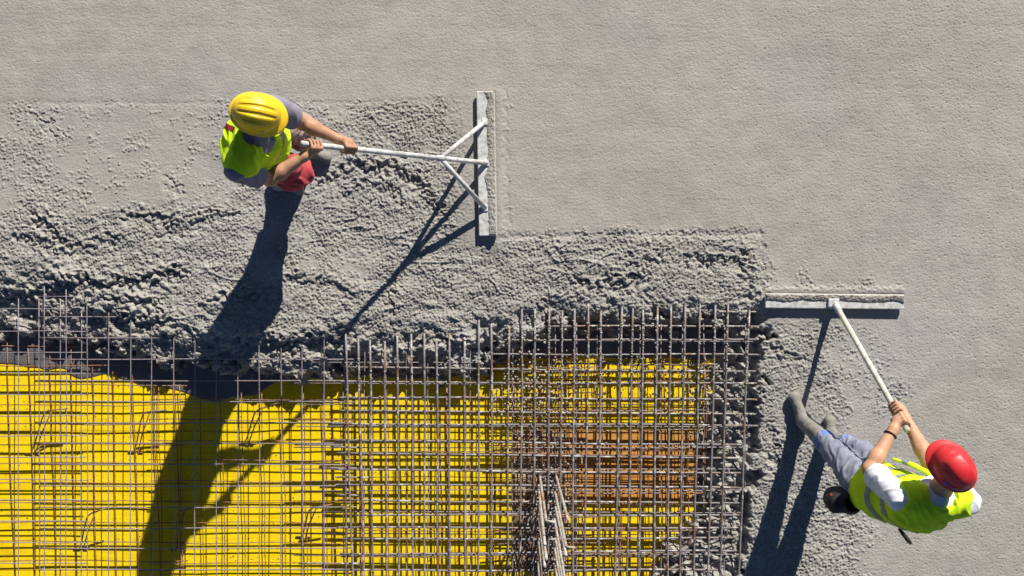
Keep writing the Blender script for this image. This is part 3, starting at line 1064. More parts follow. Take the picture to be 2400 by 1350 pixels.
def dusty_red():
    m, nt, b = mat('coral_red_trousers')
    tc = nt.nodes.new('ShaderNodeTexCoord')
    sp = nt.nodes.new('ShaderNodeSeparateXYZ')
    nt.links.new(tc.outputs['Object'], sp.inputs[0])
    ad = nt.nodes.new('ShaderNodeMath')
    ad.operation = 'MULTIPLY_ADD'
    ad.inputs[1].default_value = 0.22
    nt.links.new(tex(nt, 9, 5, 0.65), ad.inputs[0])
    nt.links.new(sp.outputs['Y'], ad.inputs[2])
    red = ramp(nt, tex(nt, 20, 4, 0.6), [(0.3, (0.34, 0.035, 0.045)), (0.7, (0.48, 0.065, 0.075))])
    c = mixc(nt, ramp(nt, ad.outputs[0], [(0.10, (0,) * 3), (0.17, (0.9,) * 3)]), red, (0.33, 0.255, 0.215))
    nt.links.new(c, b.inputs['Base Color'])
    b.inputs['Roughness'].default_value = 0.9
    return m


RED_TR = dusty_red()
BLUEJ = M_plain('blue_denim_hem', (0.13, 0.20, 0.48), 0.9, 0.15, 30, 0.2)
BOOT = M_plain('caked_boot', (0.24, 0.225, 0.195), 0.85, 0.18, 30, 0.3, dirt=(0.10, 0.095, 0.09), dirt_at=(0.55, 0.7), bumpd=0.004)
BLACK = M_plain('black_leather', (0.018, 0.018, 0.02), 0.6, 0.3, 40)
YHAT = M_plain('yellow_helmet_plastic', (0.84, 0.53, 0.008), 0.42, 0.05, 12, 0.5, dirt=(0.52, 0.36, 0.08), dirt_at=(0.52, 0.78), dscale=26)
RHAT = M_plain('red_helmet_plastic', (0.58, 0.018, 0.024), 0.46, 0.06, 12, 0.5, dirt=(0.46, 0.09, 0.08), dirt_at=(0.54, 0.8), dscale=26)
BLUE = M_plain('blue_print', (0.03, 0.12, 0.50), 0.5, 0.1, 40)
EYE = M_plain('eye_white', (0.6, 0.58, 0.55), 0.3, 0.02, 10)
ALU = M_plain('dull_aluminium', (0.60, 0.595, 0.585), 0.5, 0.12, 30, 0.4, dirt=(0.38, 0.36, 0.32), dirt_at=(0.46, 0.60), dscale=26)
CREAM = M_plain('cream_painted_pole', (0.58, 0.54, 0.45), 0.6, 0.08, 25, 0.4, dirt=(0.40, 0.38, 0.34), dirt_at=(0.52, 0.66), dscale=24)


def grip(F, c, axis, back, r_h, towards, side=1, wrist=None):
    """hand closed round a bar: c on the bar axis, back = from the bar to the back of the hand, towards = way the fingers leave the palm"""
    a, n = nrm(axis), np.asarray(back, float)
    n = nrm(n - a * (n @ a))
    m = np.cross(a, n)
    if m @ np.asarray(towards, float) < 0:
        m = -m
    c = np.asarray(c, float)
    palm = c + n * (r_h + 0.012)
    for o in (-0.030, -0.010, 0.010, 0.030):            # palm, ending in four knuckles
        F.cone(palm + a * o * 0.8 - m * 0.034, palm + a * o + m * 0.024, 0.0150, 0.0125, 0.008)
    fr = [0.0086, 0.0090, 0.0087, 0.0078]
    for i, o in enumerate((0.0345, 0.0117, -0.0113, -0.0335)):
        R_ = r_h + 0.0080
        ext = (188, 208, 200, 172)[i]
        pts, rs = [palm + a * o + m * 0.026 + n * 0.003], [0.0105]
        for j, th in enumerate((58, 103, 150, ext)):
            t_ = math.radians(th)
            rr_ = R_ + (0.010 if j == 0 else 0.003 if j == 1 else 0.0012)
            pts.append(c + a * o * (1 + 0.03 * j) + rr_ * (math.cos(t_) * n + math.sin(t_) * m))
            rs.append(fr[i] - 0.0005 * j)
        F.chain(pts, rs, 0.0015)
    th_pts, th_rs = [palm - m * 0.030 + a * side * 0.018], [0.0135]
    for th, o in ((-70, 0.040), (-112, 0.054), (-148, 0.058)):
        t_ = math.radians(th)
        th_pts.append(c + a * side * o + (r_h + 0.009) * (math.cos(t_) * n + math.sin(t_) * m))
        th_rs.append(0.0104)
    F.chain(th_pts, th_rs, 0.005)
    if wrist is not None:
        F.cone(wrist, palm - m * 0.016, 0.0265, 0.024, 0.02)
    return palm


def head_frame(face, pitch):
    f = nrm((face[0], face[1], 0))
    l = np.array((-f[1], f[0], 0))                      # his left
    p = math.radians(pitch)
    fwd = f * math.cos(p) - np.array((0, 0, 1)) * math.sin(p)
    up = f * math.sin(p) + np.array((0, 0, 1)) * math.cos(p)
    return np.array((fwd, l, up))


def head(F, c, R):
    W = lambda x, y, z_: c + R[0] * x + R[1] * y + R[2] * z_
    F.ell(W(-0.005, 0, 0.035), R, (0.098, 0.077, 0.098), 0.02)
    F.ell(W(0.035, 0, -0.045), R, (0.058, 0.056, 0.070), 0.03)
    F.ell(W(0.052, 0, -0.098), R, (0.026, 0.026, 0.018), 0.025)
    F.cone(W(0.094, 0, 0.012), W(0.112, 0, -0.026), 0.008, 0.013, 0.012)      # nose
    F.cone(W(0.100, 0.012, -0.03), W(0.100, -0.012, -0.03), 0.008, 0.008, 0.006)
    for s_ in (1, -1):
        F.ell(W(-0.008, 0.080 * s_, -0.012), R, (0.017, 0.008, 0.031), 0.006)  # ears
        F.ell(W(0.092, 0.031 * s_, 0.012), R, (0.014, 0.017, 0.010), 0.004, carve=True)
        F.cone(W(0.088, 0.048 * s_, 0.030), W(0.098, 0.016 * s_, 0.030), 0.007, 0.008, 0.010)   # brow
    F.cone(W(0.094, 0.022, -0.060), W(0.094, -0.022, -0.060), 0.006, 0.006, 0.006)
    F.cone(W(0.101, 0.020, -0.0665), W(0.101, -0.020, -0.0665), 0.0035, 0.0035, 0, carve=True)
    F.cone(W(0.090, 0.018, -0.073), W(0.090, -0.018, -0.073), 0.006, 0.006, 0.006)


def head_parts(root, c, R):
    W = lambda x, y, z_: c + R[0] * x + R[1] * y + R[2] * z_
    for s_ in (1, -1):
        F = Field(W(0.082, 0.031 * s_, 0.012) - 0.02, W(0.082, 0.031 * s_, 0.012) + 0.02, 0.0025)
        F.ell(W(0.082, 0.031 * s_, 0.012), np.eye(3), (0.0115,) * 3, 0)
        v, q = F.mesh()
        link('eye', mesh_np('eye', v, q), EYE, root)
    F = Field(c - 0.14, c + 0.16, 0.005)
    F.ell(W(-0.014, 0, 0.036), R, (0.096, 0.081, 0.098), 0.01)
    F.ell(W(-0.045, 0, -0.02), R, (0.055, 0.070, 0.055), 0.02)
    F.halfspace(W(0.035, 0, 0), R[0] + 0.3 * -R[2])
    v, q = F.mesh()
    v = crease(v, q, 0.004, 60, 3)
    link('hair', mesh_np('hair', v, q), HAIR, root)


def helmet(root, c, R, material, ridges, k_s=0.9, peak=0.036):
    """hard hat: ribbed dome over a flange that widens to a peak in front"""
    nphi, nt = 144, 44
    a, b, hh = 0.132, 0.108, 0.122
    V_, prof = [], []
    ph = np.linspace(0, 2 * np.pi, nphi, endpoint=False)
    cp, sp = np.cos(ph), np.sin(ph)
    for t in np.linspace(0, 1, nt):
        th = t * np.pi / 2
        rad = np.sin(th) ** 0.86
        x, y = a * rad * cp, b * rad * sp
        zz = hh * np.cos(th) ** 0.92 * np.ones(nphi)
        along = sstep(1.02, 0.6, np.abs(x / a)) * sstep(1.0, 0.75, t)
        g = np.zeros(nphi)
        for (yc, w_, hgt, xa, xb) in ridges:
            g += hgt * np.exp(-(((y - yc * (1 - 0.35 * (x / a) ** 2)) / w_) ** 8)) * sstep(xa - 0.02, xa + 0.012, x) * sstep(xb + 0.02, xb - 0.012, x)
        zz = zz + g * (0.5 + 0.5 * np.cos(th))
        x, y = x + cp * g * np.sin(th) * 0.6, y + sp * g * np.sin(th) * 0.8
        V_.append(np.stack([x, y, zz], 1))
    fr = np.clip(cp, 0, 1) ** 1.2
    for (k, dz) in ((0.35, -0.006), (0.8, -0.010), (1.0, -0.013), (1.0, -0.017), (0.7, -0.017), (0.0, -0.012), (-0.35, 0.0), (-0.4, 0.04)):
        ex_ = (0.012 + peak * fr) * k
        V_.append(np.stack([(a + ex_) * cp, (b + ex_ * 0.8 + 0.002 * k) * sp, np.full(nphi, dz) - 0.010 * fr * max(k, 0)], 1))
    n = len(V_)
    V_ = np.concatenate(V_)
    i = np.arange(nphi)
    j = (i + 1) % nphi
    Q = np.concatenate([np.stack([k * nphi + i, (k + 1) * nphi + i, (k + 1) * nphi + j, k * nphi + j], 1) for k in range(n - 1)])
    V_ = V_ * k_s
    Wv = c + V_[:, :1] * R[0] + V_[:, 1:2] * R[1] + V_[:, 2:3] * R[2]
    return link('hard_hat', mesh_np('hard_hat', Wv, Q), material, root)


def decal(root, name, material, c, R, cent, rx, ry, hatr=(0.1188, 0.0972, 0.110)):
    """small printed mark lying on the helmet shell; cent = (azimuth, elevation) in degrees"""
    pts = []
    for k in range(14):
        t = k / 14 * 2 * math.pi
        az, el = math.radians(cent[0] + rx * math.cos(t)), math.radians(cent[1] + ry * math.sin(t))
        pts.append((az, el))
    pts.append((math.radians(cent[0]), math.radians(cent[1])))
    V_ = []
    for az, el in pts:
        rad = math.cos(el) ** 0.86
        p = np.array((hatr[0] * rad * math.cos(az), hatr[1] * rad * math.sin(az), hatr[2] * math.sin(el) ** 0.92)) * 1.025
        V_.append(c + R[0] * p[0] + R[1] * p[1] + R[2] * p[2])
    F = np.array([(k, (k + 1) % 14, 14) for k in range(14)])
    return link(name, mesh_np(name, np.array(V_), F, False), material, root)


def A(*x):
    return np.array(x, float)


def person(root, J, skin, shirt, trousers, hem, sleeve_len=0.75, seed=1):
    """J: dict of joints in world space"""
    for s_ in 'LR':
        c_, a_, n_ = J['grip' + s_][:3]
        n_ = nrm(n_ - a_ * (n_ @ a_))
        pl = c_ + n_ * 0.03
        J['wr' + s_] = pl + nrm(J['el' + s_] - pl) * 0.068
    allp = np.array([p for p in J.values() if isinstance(p, np.ndarray) and p.shape == (3,)])
    lo, hi = allp.min(0) - 0.16, allp.max(0) + 0.24
    lo[2] = -0.03
    sh = nrm(J['shL'] - J['shR'])
    chest, pelvis, neck = J['chest'], J['pelvis'], J['neck']
    fw = nrm(np.cross(sh, (0, 0, 1)))                    # facing
    fw_p = nrm(np.cross(nrm(J['hipL'] - J['hipR']), (0, 0, 1)))
    # --- body (one surface)
    F = Field(lo, hi, 0.0045)
    F.cone(pelvis, J['waist'], 0.120, 0.110, 0.05, flat=(fw_p, 0.72))
    F.cone(J['waist'], chest, 0.110, 0.130, 0.05, flat=(fw, 0.68))
    F.cone(chest, (J['shL'] + J['shR']) / 2 - A(0, 0, 0.03), 0.125, 0.080, 0.05, flat=(fw, 0.7))
    F.cone(J['shL'] - sh * 0.03, J['shR'] + sh * 0.03, 0.050, 0.050, 0.05)
    F.cone(neck - A(0, 0, 0.05), J['head'] - J['R'][2] * 0.05 - J['R'][0] * 0.02, 0.060, 0.054, 0.04)
    for s_ in 'LR':
        F.chain([J['hip' + s_], J['knee' + s_], J['ank' + s_]], [0.078, 0.050, 0.034], 0.03)
        cf = J['knee' + s_] + (J['ank' + s_] - J['knee' + s_]) * 0.35 - fw_p * 0.012
        F.cone(J['knee' + s_], cf, 0.05, J.get('calf', 0.040), 0.02)
        F.cone(cf, J['ank' + s_], J.get('calf', 0.040), 0.034, 0.02)
        F.cone(J['ank' + s_] - A(0, 0, 0.05), J['toe' + s_] * A(1, 1, 0) + A(0, 0, 0.03), 0.028, 0.020, 0.02)
        sh_, el_, wr_ = J['sh' + s_], J['el' + s_], J['wr' + s_]
        F.chain([sh_, (sh_ + el_) / 2, el_], [0.052, 0.047, 0.038], 0.03)
        fm = el_ + (wr_ - el_) * 0.3
        F.chain([el_, fm, wr_], [0.040, 0.0435, 0.027], 0.02)
    head(F, J['head'], J['R'])
    for s_ in 'LR':
        grip(F, *J['grip' + s_], wrist=J['wr' + s_])
    v, q = F.mesh()
    v = crease(v, q, 0.0012, 30, seed)
    link('body', mesh_np('body', v, q), skin, root)
    head_parts(root, J['head'], J['R'])
    # --- shirt
    F = Field(lo, hi, 0.006)
    g = 0.012
    F.cone(J['waist'] - A(0, 0, 0.03), J['waist'], 0.130 + g, 0.122 + g, 0.05, flat=(fw, 0.76))
    F.cone(J['waist'], chest, 0.122 + g, 0.140 + g, 0.05, flat=(fw, 0.70))
    F.cone(chest, (J['shL'] + J['shR']) / 2 - A(0, 0, 0.03), 0.138 + g, 0.085 + g, 0.05, flat=(fw, 0.72))
    F.cone(J['shL'] - sh * 0.03, J['shR'] + sh * 0.03, 0.054 + g, 0.054 + g, 0.05)
    F.cone(neck - A(0, 0, 0.08), neck - A(0, 0, 0.045), 0.085, 0.066, 0.03)
    for s_ in 'LR':
        sh_, el_ = J['sh' + s_], J['el' + s_]
        d = el_ - sh_
        e = sh_ + d * sleeve_len
        F.cone(sh_, sh_ + d * (sleeve_len + 0.15), 0.064, 0.064 + 0.006, 0.035, clip=[(e, d + 0.0)])
    v, q = F.mesh()
    v = crease(v, q, 0.004, 14, seed + 5, 0.007, 9.0, (0.3, 0.3, -0.5))
    link('shirt', mesh_np('shirt', v, q), shirt, root)
    # --- trousers
    F = Field(lo, hi, 0.007)
    F.cone(pelvis - A(0, 0, 0.03), J['waist'] - A(0, 0, 0.06), 0.135, 0.128, 0.05, flat=(fw_p, 0.80))
    for s_ in 'LR':
        hp, kn, an = J['hip' + s_], J['knee' + s_], J['ank' + s_]
        d = an - kn
        e = kn + d * J['hem' + s_]
        bg_ = J.get('baggy', 0.0)
        F.cone(hp - A(0, 0, 0.01), kn, 0.098 + bg_, 0.076 + bg_ * 0.3, 0.04)
        F.cone(kn, e + d * 0.08 - fw_p * bg_ * 1.2, 0.076 + bg_, (0.062 + bg_ * 0.6) if 'calf' not in J else 0.098, 0.03, clip=[(e, d)])
    v, q = F.mesh()
    v = crease(v, q, 0.006, 11, seed + 9, 0.009 if 'calf' not in J else 0.017, 8.5, (0.7, 0.5, 0.6))
    link('trousers', mesh_np('trousers', v, q), trousers, root)
    if hem is not trousers:
        for s_ in 'LR':
            kn, an = J['knee' + s_], J['ank' + s_]
            d = an - kn
            F = Field(np.minimum(kn, an) - 0.1, np.maximum(kn, an) + 0.1, 0.006)
            e0, e1_ = kn + d * (J['hem' + s_] - 0.16), kn + d * (J['hem' + s_] + 0.015)
            F.cone(e0 - d * 0.1, e1_ + d * 0.1, 0.074, 0.066, 0, clip=[(e1_, d), (e0, -d)])
            v, q = F.mesh()
            v = crease(v, q, 0.004, 16, seed + 3)
            link('trouser_hem', mesh_np('trouser_hem', v, q), hem, root)
    # --- boots
    for s_ in 'LR':
        an, to, kn = J['ank' + s_], J['toe' + s_], J['knee' + s_]
        heel = an - nrm((to - an) * A(1, 1, 0)) * 0.055
        F = Field(np.minimum(np.minimum(an, to), kn) - 0.13, np.maximum(np.maximum(an, to), kn) + 0.13, 0.006)
        zl = min(an[2], to[2])
        F.cone(A(heel[0], heel[1], 0.042), A(an[0], an[1], 0.06), 0.036, 0.041, 0.03)
        F.cone(A(an[0], an[1], 0.060), A(to[0], to[1], 0.034), 0.041, 0.032, 0.03)
        F.cone(an - A(0, 0, 0.03), an + (kn - an) * (J['boot'] + 0.1), 0.047, J.get('bootr', 0.055), 0.03, clip=[(an + (kn - an) * J['boot'], kn - an)])
        side = np.cross(nrm((to - an) * A(1, 1, 0)), (0, 0, 1))
        F.cone(A(to[0], to[1], 0.032) - side * 0.015, A(to[0], to[1], 0.030) + side * 0.015, 0.026, 0.026, 0.02)
        F.halfspace(A(0, 0, -0.004), (0, 0, -1))
        v, q = F.mesh()
        v = crease(v, q, 0.003, 25, seed + 12)
        link('boot', mesh_np('boot', v, q), BOOT, root)
    return lo, hi, sh, fw


def vest(root, J, lo, hi, sh, fw, gap, seed, hem_z, trim=False):
    """sleeveless safety vest over the shirt, open at the front, with grey bands"""
    chest, neck = J['chest'], J['neck']
    g = 0.034
    mid = (J['shL'] + J['shR']) / 2

    def build(extra, h):
        F = Field(lo, hi, h)
        e = g + extra
        F.cone(J['waist'] - A(0, 0, 0.12), J['waist'], 0.148 + e, 0.136 + e, 0.05, flat=(fw, 0.86))
        F.cone(J['waist'], chest, 0.136 + e, 0.146 + e, 0.05, flat=(fw, 0.78))
        F.cone(chest, mid - A(0, 0, 0.03), 0.142 + e, 0.086 + e, 0.05, flat=(fw, 0.76))
        F.cone(J['shL'] - sh * 0.055, J['shR'] + sh * 0.055, 0.056 + e, 0.056 + e, 0.05)
        return F
    F = build(0, 0.005)
    # arm holes
    for s_, sg in (('L', 1), ('R', -1)):
        F.halfspace(J['sh' + s_] + sh * sg * J.get('cap', 0.035), sh * sg + A(0, 0, J.get('tilt', 0.14)))
    # neck hole and V opening
    F.cone(neck - A(0, 0, 0.06) + fw * 0.03, neck + A(0, 0, 0.1), 0.068, 0.085, 0, carve=True)
    fr = neck + fw * 0.10
    for t in np.linspace(0, 1, 44):
        p = neck + fw * (0.10 + 0.05 * min(t * 3, 1)) - A(0, 0, 0.05 + t * 0.52)
        p = p + sh * J.get('vshift', 0.0)
        w = gap * (1.0 - 0.75 * t) + 0.016
        F.cone(p - fw * 0.02, p + fw * 0.16, w, w, 0, carve=True)
    F.halfspace(A(0, 0, hem_z), (0, 0, -1))
    v, q = F.mesh()
    v0 = v.copy()
    v = crease(v, q, 0.005, 8, seed, 0.009, 7.0, (0.5, 0.3, 0.2))
    ve = link('vest', mesh_np('vest', v, q), LIME, root)
    # grey bands: strips of the same cloth surface, 3 mm proud
    n = normals(v, q)
    vo = v + n * 0.003
    rel = v0 - J['waist']
    upv = nrm(neck - J['waist'])
    hgt = rel @ upv
    lat = (v0 - mid) @ sh
    frd = (v0 - mid) @ fw
    for bname, m in J['bands'](hgt, lat, frd):
        m = m & ((v0 - chest) @ fw > -10)
        mq = m[q].all(1)
        if mq.sum() < 10:
            continue
        us = np.unique(q[mq])
        rm = np.full(len(v), -1)
        rm[us] = np.arange(len(us))
        link(bname, mesh_np(bname, vo[us], rm[q[mq]]), REDTRIM if 'trim' in bname else BAND, root)
    return ve


# ------------------------------------------------------------------ left worker
hand_f = P(815, 348, 0.95)
hand_r = P(719, 345, 1.06)
blade1 = P(1138, 382, 0.075)
ax1 = nrm(hand_f - blade1)                               # along the handle, back to the man
hand_r = hand_f + ax1 * (np.linalg.norm(hand_r - hand_f))
R1 = head_frame((1.0, -0.14), 24)
J1 = dict(head=P(604, 263, 1.66) - R1[2] * 0.085, R=R1, neck=A(-1.365, 0.83, 1.45), chest=A(-1.43, 0.80, 1.27), waist=A(-1.47, 0.84, 1.05), pelvis=A(-1.49, 0.87, 0.92), baggy=0.022,
          shL=A(-1.285, 0.975, 1.365), shR=A(-1.475, 0.635, 1.395),
          elL=P(707, 287, 1.05), elR=P(632, 419, 1.14),
          hipL=A(-1.47, 0.97, 0.86), hipR=A(-1.52, 0.79, 0.86), kneeL=P(700, 303, 0.50), kneeR=P(694, 404, 0.50),
          ankL=A(-1.375, 0.935, 0.09), ankR=A(-1.585, 0.715, 0.10), toeL=A(-1.270, 0.893, 0.03), toeR=A(-1.46, 0.68, 0.04), calf=0.058,
          hemL=0.28, hemR=0.28, boot=0.36, vshift=-0.03)
J1['gripL'] = (hand_f, ax1, A(-0.1, 0.45, 0.85), 0.017, A(0.3, -1, 0.2), -1)
J1['gripR'] = (hand_r, ax1, A(-0.1, -0.85, 0.45), 0.017, A(0, 0.4, 1), -1)


def bands1(h, lat, fr):
    yield 'reflective_band', (np.abs(h - 0.10) < 0.024)
    yield 'reflective_band', (np.abs(lat - 0.105) < 0.020) & (fr > 0.0) & (h < 0.46) & (h > 0.13)
    yield 'shoulder_trim', (np.abs(lat + 0.02) < 0.016) & (fr < -0.09) & (h > 0.2)


J1['bands'] = bands1
man1 = thing('person', 'worker in yellow helmet, lime vest and coral red shorts leaning over a long float', 'person', (-1.42, 0.84, 0.0))
lo, hi, sh_, fw_ = person(man1, J1, SKIN1, SHIRT1, RED_TR, RED_TR, 0.62, 1)
vest(man1, J1, lo, hi, sh_, fw_, 0.034, 2, 0.86)
RDG1 = [(0.0, 0.012, 0.006, -0.10, 0.09), (0.040, 0.010, 0.006, -0.10, 0.08), (-0.040, 0.010, 0.006, -0.10, 0.08), (-0.076, 0.010, 0.005, -0.07, 0.05), (0.076, 0.010, 0.005, -0.07, 0.05)]
hc1 = P(604, 263, 1.66) - R1[2] * 0.055
hat1 = helmet(man1, hc1, R1, YHAT, RDG1, 0.93, 0.036)
decal(hat1, 'worn_sticker', M_plain('worn_sticker_grey', (0.42, 0.40, 0.34), 0.6, 0.2, 60), hc1, R1, (-72, 16), 6, 5, (0.1228, 0.1004, 0.1135))

# ------------------------------------------------------------------ right worker
blade2 = P(1957, 712, 0.05)
end2 = P(2127, 1010, 1.08)
ax2 = nrm(end2 - blade2)
h2a = end2 - ax2 * 0.175                                # upper hand, further down the pole
h2b = end2 - ax2 * 0.075
R2 = head_frame((-0.52, 0.85), 20)
J2 = dict(head=P(2242, 1094, 1.66) - R2[2] * 0.085, R=R2, neck=A(2.275, -1.10, 1.46), chest=A(2.225, -1.185, 1.27), waist=A(2.165, -1.185, 1.05), pelvis=A(2.135, -1.165, 0.92),
          shL=A(2.075, -1.125, 1.395), shR=A(2.44, -1.145, 1.405),
          elL=P(2038, 1100, 1.12), elR=P(2178, 1085, 1.16),
          hipL=A(2.06, -1.145, 0.87), hipR=A(2.21, -1.155, 0.87), kneeL=P(1962, 1062, 0.50), kneeR=P(2024, 1066, 0.50),
          ankL=P(1888, 988, 0.10), ankR=P(1952, 1026, 0.10), toeL=P(1862, 930, 0.04), toeR=P(1946, 985, 0.04),
          hemL=0.42, hemR=0.62, boot=0.66, bootr=0.072, vshift=0.02, cap=0.02, tilt=0.48)
J2['gripR'] = (h2a, ax2, A(0.55, 0.1, 0.8), 0.018, A(-1, 0.3, 0.3), -1)
J2['gripL'] = (h2b, ax2, A(-0.45, -0.1, 0.85), 0.018, A(1, 0.3, 0.3), -1)


def bands2(h, lat, fr):
    yield 'reflective_band', (np.abs(h - 0.06) < 0.024)
    yield 'reflective_band', (np.abs(h - 0.19) < 0.022)
    yield 'reflective_band', (np.abs(lat + 0.12) < 0.018) & (fr > 0.02) & (h > 0.22) & (h < 0.42)


J2['bands'] = bands2
man2 = thing('person', 'worker in red helmet, white shirt, lime vest and jeans gripping a cream pole', 'person', (2.12, -1.05, 0.0))
lo, hi, sh_, fw_ = person(man2, J2, SKIN2, SHIRT2, JEANS, BLUEJ, 0.80, 21)
vest(man2, J2, lo, hi, sh_, fw_, 0.05, 22, 0.88)
RDG2 = [(0.0, 0.054, 0.008, -0.112, 0.055)]
hc2 = P(2242, 1094, 1.66) - R2[2] * 0.055
hat2 = helmet(man2, hc2, R2, RHAT, RDG2, 0.90, 0.030)
for (az, el, rx, ry) in ((112, 15, 9, 8), (136, 12, 7, 6), (154, 12, 7, 5)):
    decal(hat2, 'blue_emblem', BLUE, hc2, R2, (az, el), rx, ry)
# bracelet
wv = nrm(J2['wrL'] - J2['elL'])
e1 = nrm(np.cross(wv, (0, 0, 1)))
e2 = np.cross(wv, e1)
wc = J2['elL'] + (J2['wrL'] - J2['elL']) * 0.86
ring = [wc + 0.034 * (math.cos(t) * e1 + math.sin(t) * e2) for t in np.linspace(0, 2 * math.pi, 25)]
v_, f_ = tube(ring, 0.0055, 6, False)
link('bracelet', mesh_np('bracelet', v_, f_), BLACK, man2)
# belt pouch on the left hip with a red marker
pc = P(1966, 1178, 0.82)
F = Field(pc - 0.2, pc + 0.2, 0.006)
F.cone(pc + A(0.05, 0.02, 0.04), pc + A(0.03, 0.0, -0.14), 0.082, 0.066, 0.02, flat=((0.9, 0.2, 0), 0.8))
F.cone(pc + A(-0.035, 0.005, 0.03), pc + A(-0.015, 0, -0.10), 0.060, 0.050, 0.05, flat=((1, 0, 0), 0.8))
F.cone(pc + A(0.05, 0.02, 0.16), pc + A(0.05, 0.02, 0.05), 0.045, 0.050, 0, carve=True)
v, q = F.mesh()
v = crease(v, q, 0.004, 20, 4)
pouch = link('tool_pouch', mesh_np('tool_pouch', v, q), BLACK, man2)
mp_ = P(1950, 1158, 0.86)
v_, f_ = join([tube([mp_, mp_ + A(-0.004, -0.055, -0.01)], 0.0105, 8)])
mk = link('marker', mesh_np('marker', v_, f_), M_plain('red_marker', (0.62, 0.03, 0.02), 0.4, 0.05), pouch)
# loose front edge of the vest standing out over the right forearm
F = Field(P(2135, 1088, 1.15) - 0.2, P(2135, 1088, 1.15) + 0.2, 0.005)
F.chain([P(2176, 1108, 1.24), P(2140, 1090, 1.17), P(2098, 1077, 1.08)], [0.030, 0.026, 0.018], 0.01, flat=((0.3, 1, 0.2), 0.45))
v, q = F.mesh()
flap = link('vest_flap', mesh_np('vest_flap', v, q), LIME, man2)
F = Field(P(2135, 1088, 1.15) - 0.2, P(2135, 1088, 1.15) + 0.2, 0.005)
F.cone(P(2134, 1088, 1.158), P(2122, 1084, 1.13), 0.0275, 0.0255, 0, flat=((0.3, 1, 0.2), 0.5))
v, q = F.mesh()
link('reflective_band', mesh_np('reflective_band', v, q), BAND, flap)
# dark tool handle behind the back
ha, hb = P(2108, 1240, 0.98), P(2134, 1273, 0.93)
v_, f_ = tube([ha, ha + (hb - ha) * 0.35, ha + (hb - ha) * 0.8, hb], [0.009, 0.013, 0.014, 0.010], 10)
link('tool_handle', mesh_np('tool_handle', v_, f_), M_plain('dark_green_grip', (0.05, 0.05, 0.03), 0.5, 0.2), man2)

# ------------------------------------------------------------------ the two floats


def blade(root, c0, c1, c2, c3, hgt, crust_side, seed, material):
    """low box blade through four ground corners (c0-c1 one long edge, c3-c2 the other), concrete crust lying on one half"""
    c0, c1, c2, c3 = (np.asarray(c, float) for c in (c0, c1, c2, c3))
    L = nrm(c1 - c0)
    W = c3 - c0
    wd = np.linalg.norm(W)
    W = nrm(W - L * (W @ L))
    cen = (c0 + c1 + c2 + c3) / 4
    ln = np.linalg.norm(c1 - c0)
    v, f = box(cen + A(0, 0, hgt / 2 - 0.002), L, W, A(0, 0, 1), ln, wd, hgt, 0.006)
    bl = link('blade', mesh_np('blade', v, f, False), material, root)
    # crust
    rg = np.random.default_rng(seed)
    nx_, ny_ = int(ln / 0.007), 12
    edge = 0.50 + 0.055 * np.interp(np.linspace(0, 1, nx_), np.linspace(0, 1, 16), rg.normal(0, 1, 16)) + 0.02 * rg.normal(0, 1, nx_)
    edge = np.clip(edge, 0.22, 0.85)
    pts = np.empty((nx_, ny_, 3))
    for i in range(nx_):
        for j in range(ny_):
            t = j / (ny_ - 1)
            w = (0.5 - t * edge[i]) if crust_side > 0 else (-0.5 + t * edge[i])
            hz = 0.013 * (1 - t ** 3) * (0.5 + 0.8 * rg.random()) + 0.001
            if j == 0:
                hz = -0.028
                w = w * 1.02
            if j == ny_ - 1 or i in (0, nx_ - 1):
                hz = -0.003
            w = w * 1.05 if j == 0 else w
            pts[i, j] = cen + L * ((i / (nx_ - 1) - 0.5) * (ln - 0.004)) + W * (w * wd) + A(0, 0, hgt - 0.002 + hz)
    ii_ = np.arange(nx_ * ny_).reshape(nx_, ny_)
    qq = np.stack([ii_[:-1, :-1], ii_[1:, :-1], ii_[1:, 1:], ii_[:-1, 1:]], -1).reshape(-1, 4)
    if crust_side > 0:
        qq = qq[:, ::-1]
    link('concrete_crust', mesh_np('concrete_crust', pts.reshape(-1, 3), qq), CONC, bl)
    return bl


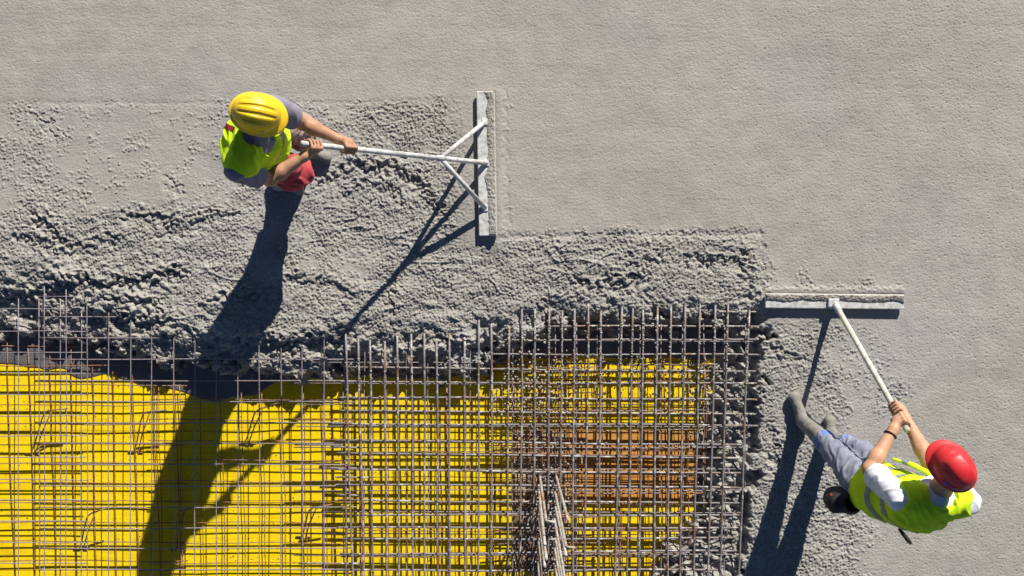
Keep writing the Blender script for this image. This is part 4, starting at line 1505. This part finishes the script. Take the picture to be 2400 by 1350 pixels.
fl1 = thing('bull_float', 'bare metal float with three braces, held by the man in the yellow helmet', 'bull float', P(1140, 384, 0))
zb = 0.024
blade(fl1, P(1117, 214, zb), P(1123, 553, zb), P(1164, 555, zb), P(1159, 213, zb), zb, 1, 3, ALU)
joint = P(1020, 372, 0.0)
# joint lies on the handle line
tj = 0.36
joint = blade1 + (hand_f - blade1) * tj
handle_end = hand_r + ax1 * 0.075
v_, f_ = tube([joint - ax1 * 0.01, hand_f, handle_end], 0.0165, 12)
link('handle', mesh_np('handle', v_, f_), ALU, fl1)
b1t, b1m, b1b = P(1136, 286, 0.045), P(1141, 382, 0.045), P(1137, 488, 0.045)
for k, bb in enumerate((b1t, b1m, b1b)):
    v_, f_ = tube([joint, bb], 0.0155 if k != 1 else 0.0165, 12)
    link('brace', mesh_np('brace', v_, f_), ALU, fl1)
    v_, f_ = box(bb + A(0, 0, -0.004), (1, 0, 0), (0, 1, 0), (0, 0, 1), 0.040, 0.046, 0.026, 0.004)
    link('bracket', mesh_np('bracket', v_, f_, False), ALU, fl1)
v_, f_ = tube([joint - ax1 * 0.03, joint + ax1 * 0.03], 0.021, 12)
link('collar', mesh_np('collar', v_, f_), ALU, fl1)
v_, f_ = tube([handle_end - ax1 * 0.012, handle_end + ax1 * 0.006], 0.0175, 12)
link('end_cap', mesh_np('end_cap', v_, f_), ALU, fl1)

fl2 = thing('bull_float', 'concrete-covered float on a single cream pole, held by the man in the red helmet', 'bull float', P(1955, 706, 0))
zb = 0.024
blade(fl2, P(1792, 688, zb), P(2117, 691, zb), P(2117, 725, zb), P(1792, 722, zb), zb, -1, 4, ALU)
v_, f_ = tube([blade2, end2], [0.0185, 0.0175], 14)
link('handle', mesh_np('handle', v_, f_), CREAM, fl2)
v_, f_ = tube([blade2 - ax2 * 0.012, blade2 + ax2 * 0.09], 0.0225, 12)
link('socket', mesh_np('socket', v_, f_), ALU, fl2)
v_, f_ = box(P(1953, 710, 0.052), (1, 0, 0), (0, 1, 0), (0, 0, 1), 0.075, 0.06, 0.03, 0.006)
link('bracket', mesh_np('bracket', v_, f_, False), ALU, fl2)
